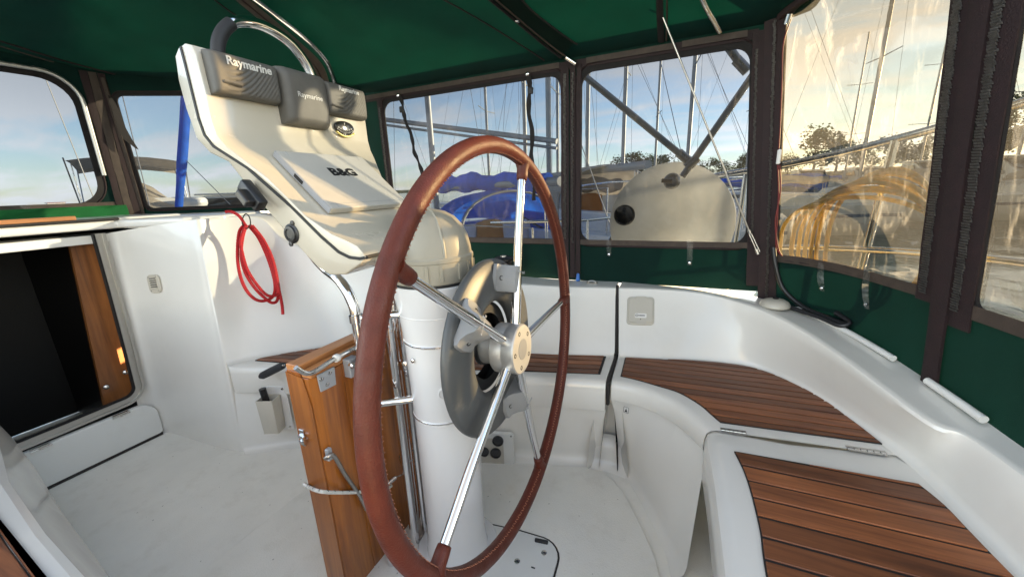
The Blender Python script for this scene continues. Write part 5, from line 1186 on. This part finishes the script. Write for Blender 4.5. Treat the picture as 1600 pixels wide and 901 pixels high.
# boat with the blue sail cover: its spray hood sits behind pixel (770,325) about 5 m off
q = P(772,325,1,4.6)
_t = math.radians(-33)
yacht('sailing_yacht', 'sailboat with bright blue sail cover, blue spray hood and varnished companionway', V((q.x-1.25*.95*math.cos(_t),4.6-1.25*.95*math.sin(_t),0)), _t, 8.1, mast_h=9.5, boom_z=1.86)
q = P(1018,238,1,6.0)
_t = math.radians(-52)
yb = yacht('sailing_yacht', 'sailboat with a long boom, tan furled sail and cream and orange spray hood', V((q.x-2.95*1.18*math.cos(_t),6.0-2.95*1.18*math.sin(_t),0)), _t, 10.0, cover='cover_tan', hood='cover_cream', mast_h=11, boom_z=1.70, stripe='cover_darkgreen', hood_door='cover_orange', cover_drop=.16, flag=False)
# long spars lying between the first boat's masts
sp_ = thing('lowered_mast', 'pair of long grey spars lying horizontally above the blue sail cover', 'mast', P(700,195,1,7.5))
for dz, x0, x1 in ((0,585,870),(9,592,870)):
    a, b_ = P(x0,185+dz,1,7.5), P(x1,221+dz*1.2,1,6.9); mk('spar', tube([a, b_], .055 if dz == 0 else .030, 10), 'mast_grey', sp_, smooth=60)
# trestle legs carry the spars down to a pontoon
mk('trestle', join(*[tube([P(px,205,1,7.3), at(P(px,205,1,7.3), WATER)], .03, 6) for px in (560,905)]), 'mast_grey', sp_)
sailors = [(-23.5,19,.1,9,'hull_white','cover_blue',11),(-13.2,17,0,9,'hull_white','cover_cream',11.5),(4.5,15,.1,9,'hull_white','cover_cream',11),(9.5,23,.2,9,'hull_blue','cover_blue',10),(-16.5,13,0.1,9,'hull_white','cover_blue',10),(-9.8,11.5,-.05,8.5,'hull_white','cover_blue',10.5),(-8.2,15,.05,9.5,'hull_blue','cover_blue',12),(-3.3,14,.02,9,'hull_white','cover_blue',11),(20.3,21,.15,9,'hull_white','cover_cream',12.5),(-1.2,24,.2,9,'hull_white','cover_blue',11)]
LB = ['white sailboat seen past the instrument pod with its mast beside the window edge','white sailboat with a cream sail cover far behind the blue sail cover','white sailboat with a cream sail cover behind the arch struts','dark blue sailboat with a blue cover half hidden by the round board','white sailboat with a blue sail cover moored far beyond the first boat\'s bow','white sailboat with its mast rising behind the lowered grey spars','dark blue hulled sailboat with the taller mast behind the lowered spars','white sailboat whose mast stands behind the zip between two windows','white sailboat with tall double-spreader mast behind the round board','white sailboat with a blue sail cover deep in the harbour']
for (az, r, hd_, Lx, hl, cv, mh), lb in zip(sailors, LB):
    yacht('moored_yacht', lb, pol(az, r), hd_, Lx, hl, cv, hood=cv if r > 20 else None, mast_h=mh, boom_z=1.5, rails=False, flag=(az == 20.3))
# boats along the far side, seen through the aft windows
rnd = random.Random(11)
cols = ['hull_white','hull_white','hull_blue','hull_white','hull_red','hull_white']
def motorboat(name, label, org, head, Lm=7, roof='cover_cream', hull='hull_white', group=None, bimini=False, cone=False):
    org = at(org, WATER); R_ = Matrix.Rotation(head, 3, 'Z'); k = Lm/7; t = thing(name, label, 'motorboat', org, group)
    def T(x, y, z): return org+R_@(V((x, y, z))*k)
    sec = [(-3.5,.05,1.35),(-3,.55,1.28),(-2,.98,1.18),(-.5,1.22,1.08),(1.5,1.25,1.0),(3.3,1.18,.98),(3.5,1.1,.95)]
    rows_ = [[T(x, -w_*.6, -.2), T(x, -w_*.9, .4), T(x, -w_, z), T(x, -w_*.92, z+.05), T(x, 0, z+.08), T(x, w_*.92, z+.05), T(x, w_, z), T(x, w_*.9, .4), T(x, w_*.6, -.2)] for x, w_, z in sec]
    v_, f_ = grid(rows_); f_.append(tuple(range(54,63))); mk('hull', (v_, f_), hull, t, smooth=35)
    rows_ = [[T(x, -w_, 1.0), T(x, -w_*.92, z), T(x, w_*.92, z), T(x, w_, 1.0)] for x, w_, z in ((-2,.5,1.2),(-1.2,.8,1.55),(-.3,.92,2.0),(1.2,.95,2.02),(1.35,.95,1.2))]
    v_, f_ = grid(rows_); f_.append((16,17,18,19)); cb_ = mk('cabin', (v_, f_), hull, t, smooth=30)
    for s_ in (-1,1): mk('side_window', slab([T(-.7,s_*.885,1.55), T(1.1,s_*.925,1.5), T(1.1,s_*.90,1.9), T(-.3,s_*.885,1.9)], R_@V((0,s_*.02,0))), 'window_dark', cb_)
    mk('windscreen', slab([T(-1.15,-.68,1.6), T(-1.15,.68,1.6), T(-.38,.78,1.96), T(-.38,-.78,1.96)], V((0,0,.02))), 'window_dark', cb_)
    if cone:
        rows_ = [[T(x, y_, z) for x, y_, z in ((-2.4,-1.1,1.25),(-1.2,-1.15,1.5),(.2,-1.18,1.45),(2.4,-1.2,1.15))], [T(x, y_, z) for x, y_, z in ((-2.4,-.6,1.45),(-1.2,-.6,1.9),(.2,-.4,2.35),(2.4,-.6,1.4))], [T(x, y_, z) for x, y_, z in ((-2.5,0,1.5),(-1.2,0,2.1),(.2,0,2.6),(2.5,0,1.5))], [T(x, y_, z) for x, y_, z in ((-2.4,.6,1.45),(-1.2,.6,1.9),(.2,.4,2.35),(2.4,.6,1.4))], [T(x, y_, z) for x, y_, z in ((-2.4,1.1,1.25),(-1.2,1.15,1.5),(.2,1.18,1.45),(2.4,1.2,1.15))]]
        mk('tent_cover', grid(rows_), roof, t, smooth=40)
    if bimini:
        rows_ = [[T(x, y_, 3.15-.10*(y_/1.0)**2-.03*(x-.6)**2) for y_ in (-1.15,-.8,-.4,0,.4,.8,1.15)] for x in (-1.2,-.6,0,.6,1.2,1.8,2.4)]
        bm_ = mk('bimini', grid(rows_), roof, t, smooth=60); mk('bimini_valance', grid([[p+V((0,0,-.10)) for p in rows_[0]], rows_[0]]), roof, bm_)
        mk('bimini_frame', join(*[tube([T(x, s_*1.12, 3.0), T(.6, s_*1.15, 1.3)], .014, 6) for s_ in (-1,1) for x in (-1.1,.6,2.3)]), 'steel', bm_)
    else: mk('hardtop', box(T(.4,0,2.06), (2.0*k,1.95*k,.06*k), R_), roof, t, bevel=(.02,2))
    return t
for i in range(12):
    az = 13+i*2.6+rnd.uniform(-.5,.5); r = 40+rnd.uniform(-3,4)
    if az > 22: r = 26+rnd.uniform(-2,3)
    if i % 2: yacht('moored_yacht', 'small white sailboat in the row along the far pontoon', pol(az, r), 1.57+rnd.uniform(-.1,.1), 8.5, cols[0], 'cover_cream', 'cover_cream', mast_h=10, rails=False, stays=False, group='boats along the far pontoon')
    else: motorboat('motor_cruiser', 'small white motor cruiser in the row along the far pontoon', pol(az, r), 1.57+rnd.uniform(-.1,.1), 7.5, 'hull_white', group='boats along the far pontoon')
pn = thing('pontoon', 'long grey floating pontoon with piles behind the moored boats', 'pontoon', at(pol(25,46), WATER))
mk('walkway', slab2([tuple(pol(11,47)[:2]),tuple(pol(24,46)[:2]),tuple(pol(24,48)[:2]),tuple(pol(11,49)[:2])], WATER, WATER+.45), 'concrete', pn)
mk('walkway', slab2([tuple(pol(20,32)[:2]),tuple(pol(50,32)[:2]),tuple(pol(50,34)[:2]),tuple(pol(20,34)[:2])], WATER, WATER+.45), 'concrete', pn)
for az in range(12,50,6): mk('pile', tube([at(pol(az, 49 if az < 22 else 34.5), WATER-1), at(pol(az, 49 if az < 22 else 34.5), WATER+2.4)], .14, 8), 'bark', pn, smooth=60)
# boats forward, over the cabin top
d_ = ray(212,300); org = CAM+d_*(10.5)
motorboat('motor_cruiser', 'white motor cruiser with a beige bimini and tent cover ahead', org, math.radians(-22), 6.3, 'cover_cream', bimini=True, cone=True)
d_ = ray(264,300); org = CAM+d_*7.0
dh = V((d_.x, d_.y, 0)).normalized(); vm = (dh*.40+V((dh.y, -dh.x, 0))*.92).normalized()
yf = yacht('sailing_yacht', 'sailboat with a blue furled headsail standing up from its bow', at(org, 0)+vm*4.25, math.atan2(vm.y, vm.x), 8.8, hood=None, cover=None, boom=False, mast_h=11, furled='cover_blue', rails=False)
d_ = ray(85,315); motorboat('motor_cruiser', 'motor cruiser with a rose red hardtop beyond the front window', CAM+d_*62, math.radians(-10), 7.5, 'cover_rose')
d_ = ray(350,318); mb = motorboat('motor_cruiser', 'white motor cruiser with a radar dome on its hardtop', CAM+d_*15, math.radians(40), 6.5, 'hull_white')
q = CAM+ray(302,316)*10.2
rd = thing('radar_dome', 'white radar dome on a pedestal above a cruiser', 'radar', q)
mk('dome', lathe([(.10,-.12),(.28,-.10),(.31,-.04),(.31,.05),(.27,.11),(.10,.14)], q, (0,0,1), 28), 'hull_white', rd, smooth=40)
mk('pedestal', tube([q-V((0,0,.10)), at(q, WATER+1.0)], .07, 8), 'hull_white', rd)
# own rigging seen forward
def wire(name, a, b_, label, r=.003, m_='boat_wire'): return tag(mk(name, tube([a, b_], r, 6), m_), label, 'wire')
wire('shroud', P(184,120,0,-3.6), at(P(240,345,0,-3.2), 1.09), 'thin rigging wire seen through the spray hood side window', .0035)
wire('halyard', P(60,95,0,-3.4), at(P(160,345,0,-3.4), 1.09), 'thin slack line seen through the front window', .003)
wire('lazy_jack', P(290,250,0,-3.6), at(P(368,335,0,-3.0), 1.09), 'thin grey line slanting past the blue furled headsail', .003)

# ------------------------------------------------------------------ stern rail and what hangs on it
srl = thing('stern_rail', 'stainless steel stern rail outside the vinyl windows', 'rail', (.9,1.0,.55))
top = catmull([(-.02,1.36,.60),(.02,1.365,.85),(.07,1.37,1.02),(.20,1.38,1.13),(.50,1.38,1.185),(.85,1.28,1.235),(1.12,1.0,1.305),(1.27,.62,1.37),(1.33,.2,1.40),(1.36,-.3,1.40)], 6)
mk('top_rail', tube(top, .0145, 14), 'chrome', srl, smooth=60)
mk('lower_rail', tube(catmull([(.62,1.36,.83),(.85,1.27,.86),(1.12,.98,.895),(1.27,.60,.92),(1.33,.2,.93),(1.36,-.3,.93)], 6), .0125, 14), 'chrome', srl, smooth=60)
for x, y, x2, y2, z2 in ((.60,1.37,.63,1.365,1.20),(1.02,1.13,1.05,1.09,1.28),(1.30,.45,1.31,.42,1.38)): mk('stanchion', tube([(x,y,.50),(x2,y2,z2)], .0135, 12), 'chrome', srl, smooth=60)
mk('gate_stay', tube([(-.13,1.34,.60),(.10,1.37,1.06)], .007, 10), 'steel', srl, smooth=60)
# struts of the arch
ar = thing('arch_struts', 'crossing grey tubular struts outside the window with pipe joints', 'strut', P(1080,262,1,1.16))
s_a, s_b, s_c, s_d = P(900,108,1,1.20), P(1086,260,1,1.20), P(1066,276,1,1.17), P(1215,62,1,1.17)
mk('strut', tube([s_a, s_b], .0150, 14), 'steel_dull', ar, smooth=60); mk('strut', tube([s_c, s_d], .0150, 14), 'steel_dull', ar, smooth=60)
mk('strut', tube([P(1128,60,1,1.17), P(1163,108,1,1.17)], .0160, 14), 'steel_dull', ar, smooth=60)
for a, b_ in ((P(1060,238,1,1.20), P(1080,255,1,1.20)), (P(1150,93,1,1.17), P(1168,112,1,1.17)), (P(1072,262,1,1.17), P(1090,246,1,1.17))): mk('pipe_joint', tube([a, b_], .0205, 14), 'steel_dull', ar, smooth=60)
# round white board
q = P(1046,349,1,1.26); ex = V((1,.05,0)).normalized(); ez = V((0,0,1)); ey = V((0,-1,0)); rd_ = .290
bd = thing('round_board', 'big round off-white board on the rail with a knob and a dark round lens', 'board', q-V((0,0,rd_)))
disc = mk('disc', slab([q+ex*math.cos(a)*rd_+ez*math.sin(a)*rd_ for a in [k/64*2*math.pi for k in range(64)]], (0,.022,0)), 'board_grey', bd, bevel=(.006,2), smooth=40)
kq = P(1050,283,1,1.25)
kn = mk('knob', lathe([(.036,0),(.038,.006),(.030,.014),(.014,.018)], kq, ey, 24), 'steel_dull', bd, smooth=35)
mk('knob_handle', tube([kq+V((0,-.02,0)), kq+V((-.045,-.03,.004))], [.009,.010], 14), 'bark', kn, smooth=50)
lq = P(976,336,1,1.25); ln = mk('lens', lathe([(.052,0),(.052,.008),(.045,.012),(.043,.008),(.020,.010)], lq, ey, 28), 'window_dark', bd, smooth=35)
# yellow hose hung on the top rail
c0 = CAM+ray(1352,366)*1.44; hh = V((.70,-.71,0)).normalized(); hz_ = V((.0,.0,1)); hn = hh.cross(hz_)
hs_ = thing('water_hose', 'coil of yellow hose hanging on the stern rail', 'hose', c0-V((0,0,.3)))
rnd = random.Random(5)
for k in range(9):
    rx, rz2 = .165+.012*k-.014*(k % 2), .250-.010*k+rnd.uniform(-.012,.012); off_ = rnd.uniform(-.02,.02)
    pts = [c0+hh*(rx*math.cos(a)*(1+.05*math.sin(a*2+k))+off_)+hz_*(rz2*math.sin(a)-.02 - (.05 if math.sin(a) < 0 else 0))+hn*(.013*(k-4)+.012*math.sin(a*3+k)) for a in [i/48*2*math.pi for i in range(48)]]
    mk('hose_loop', tube(pts, .0078, 10, closed=True), 'hose_yellow', hs_, smooth=60)

# crumbs and leaf bits on the cockpit floor
rnd = random.Random(21); cv_, cf_ = [], []
for k in range(110):
    x, y = rnd.uniform(-1.8,.35), rnd.uniform(-.35,.42); s_ = rnd.uniform(.0012,.0035); a = rnd.uniform(0,3.1); z = SOLE+(.0125 if x > -.9 else .0015)
    if y > .05+.3*(x+1.4)/1.4 and x < 0: continue
    i = len(cv_); c_, d_ = math.cos(a)*s_, math.sin(a)*s_; cv_ += [V((x-c_,y-d_,z)), V((x+d_*.4,y-c_*.4,z+.001)), V((x+c_,y+d_,z)), V((x-d_*.4,y+c_*.4,z+.0005))]; cf_.append((i,i+1,i+2,i+3))
tag(mk('floor_crumbs', (cv_, cf_), 'bark'), 'tiny dark crumbs scattered on the white floor', 'debris', None, 'stuff')
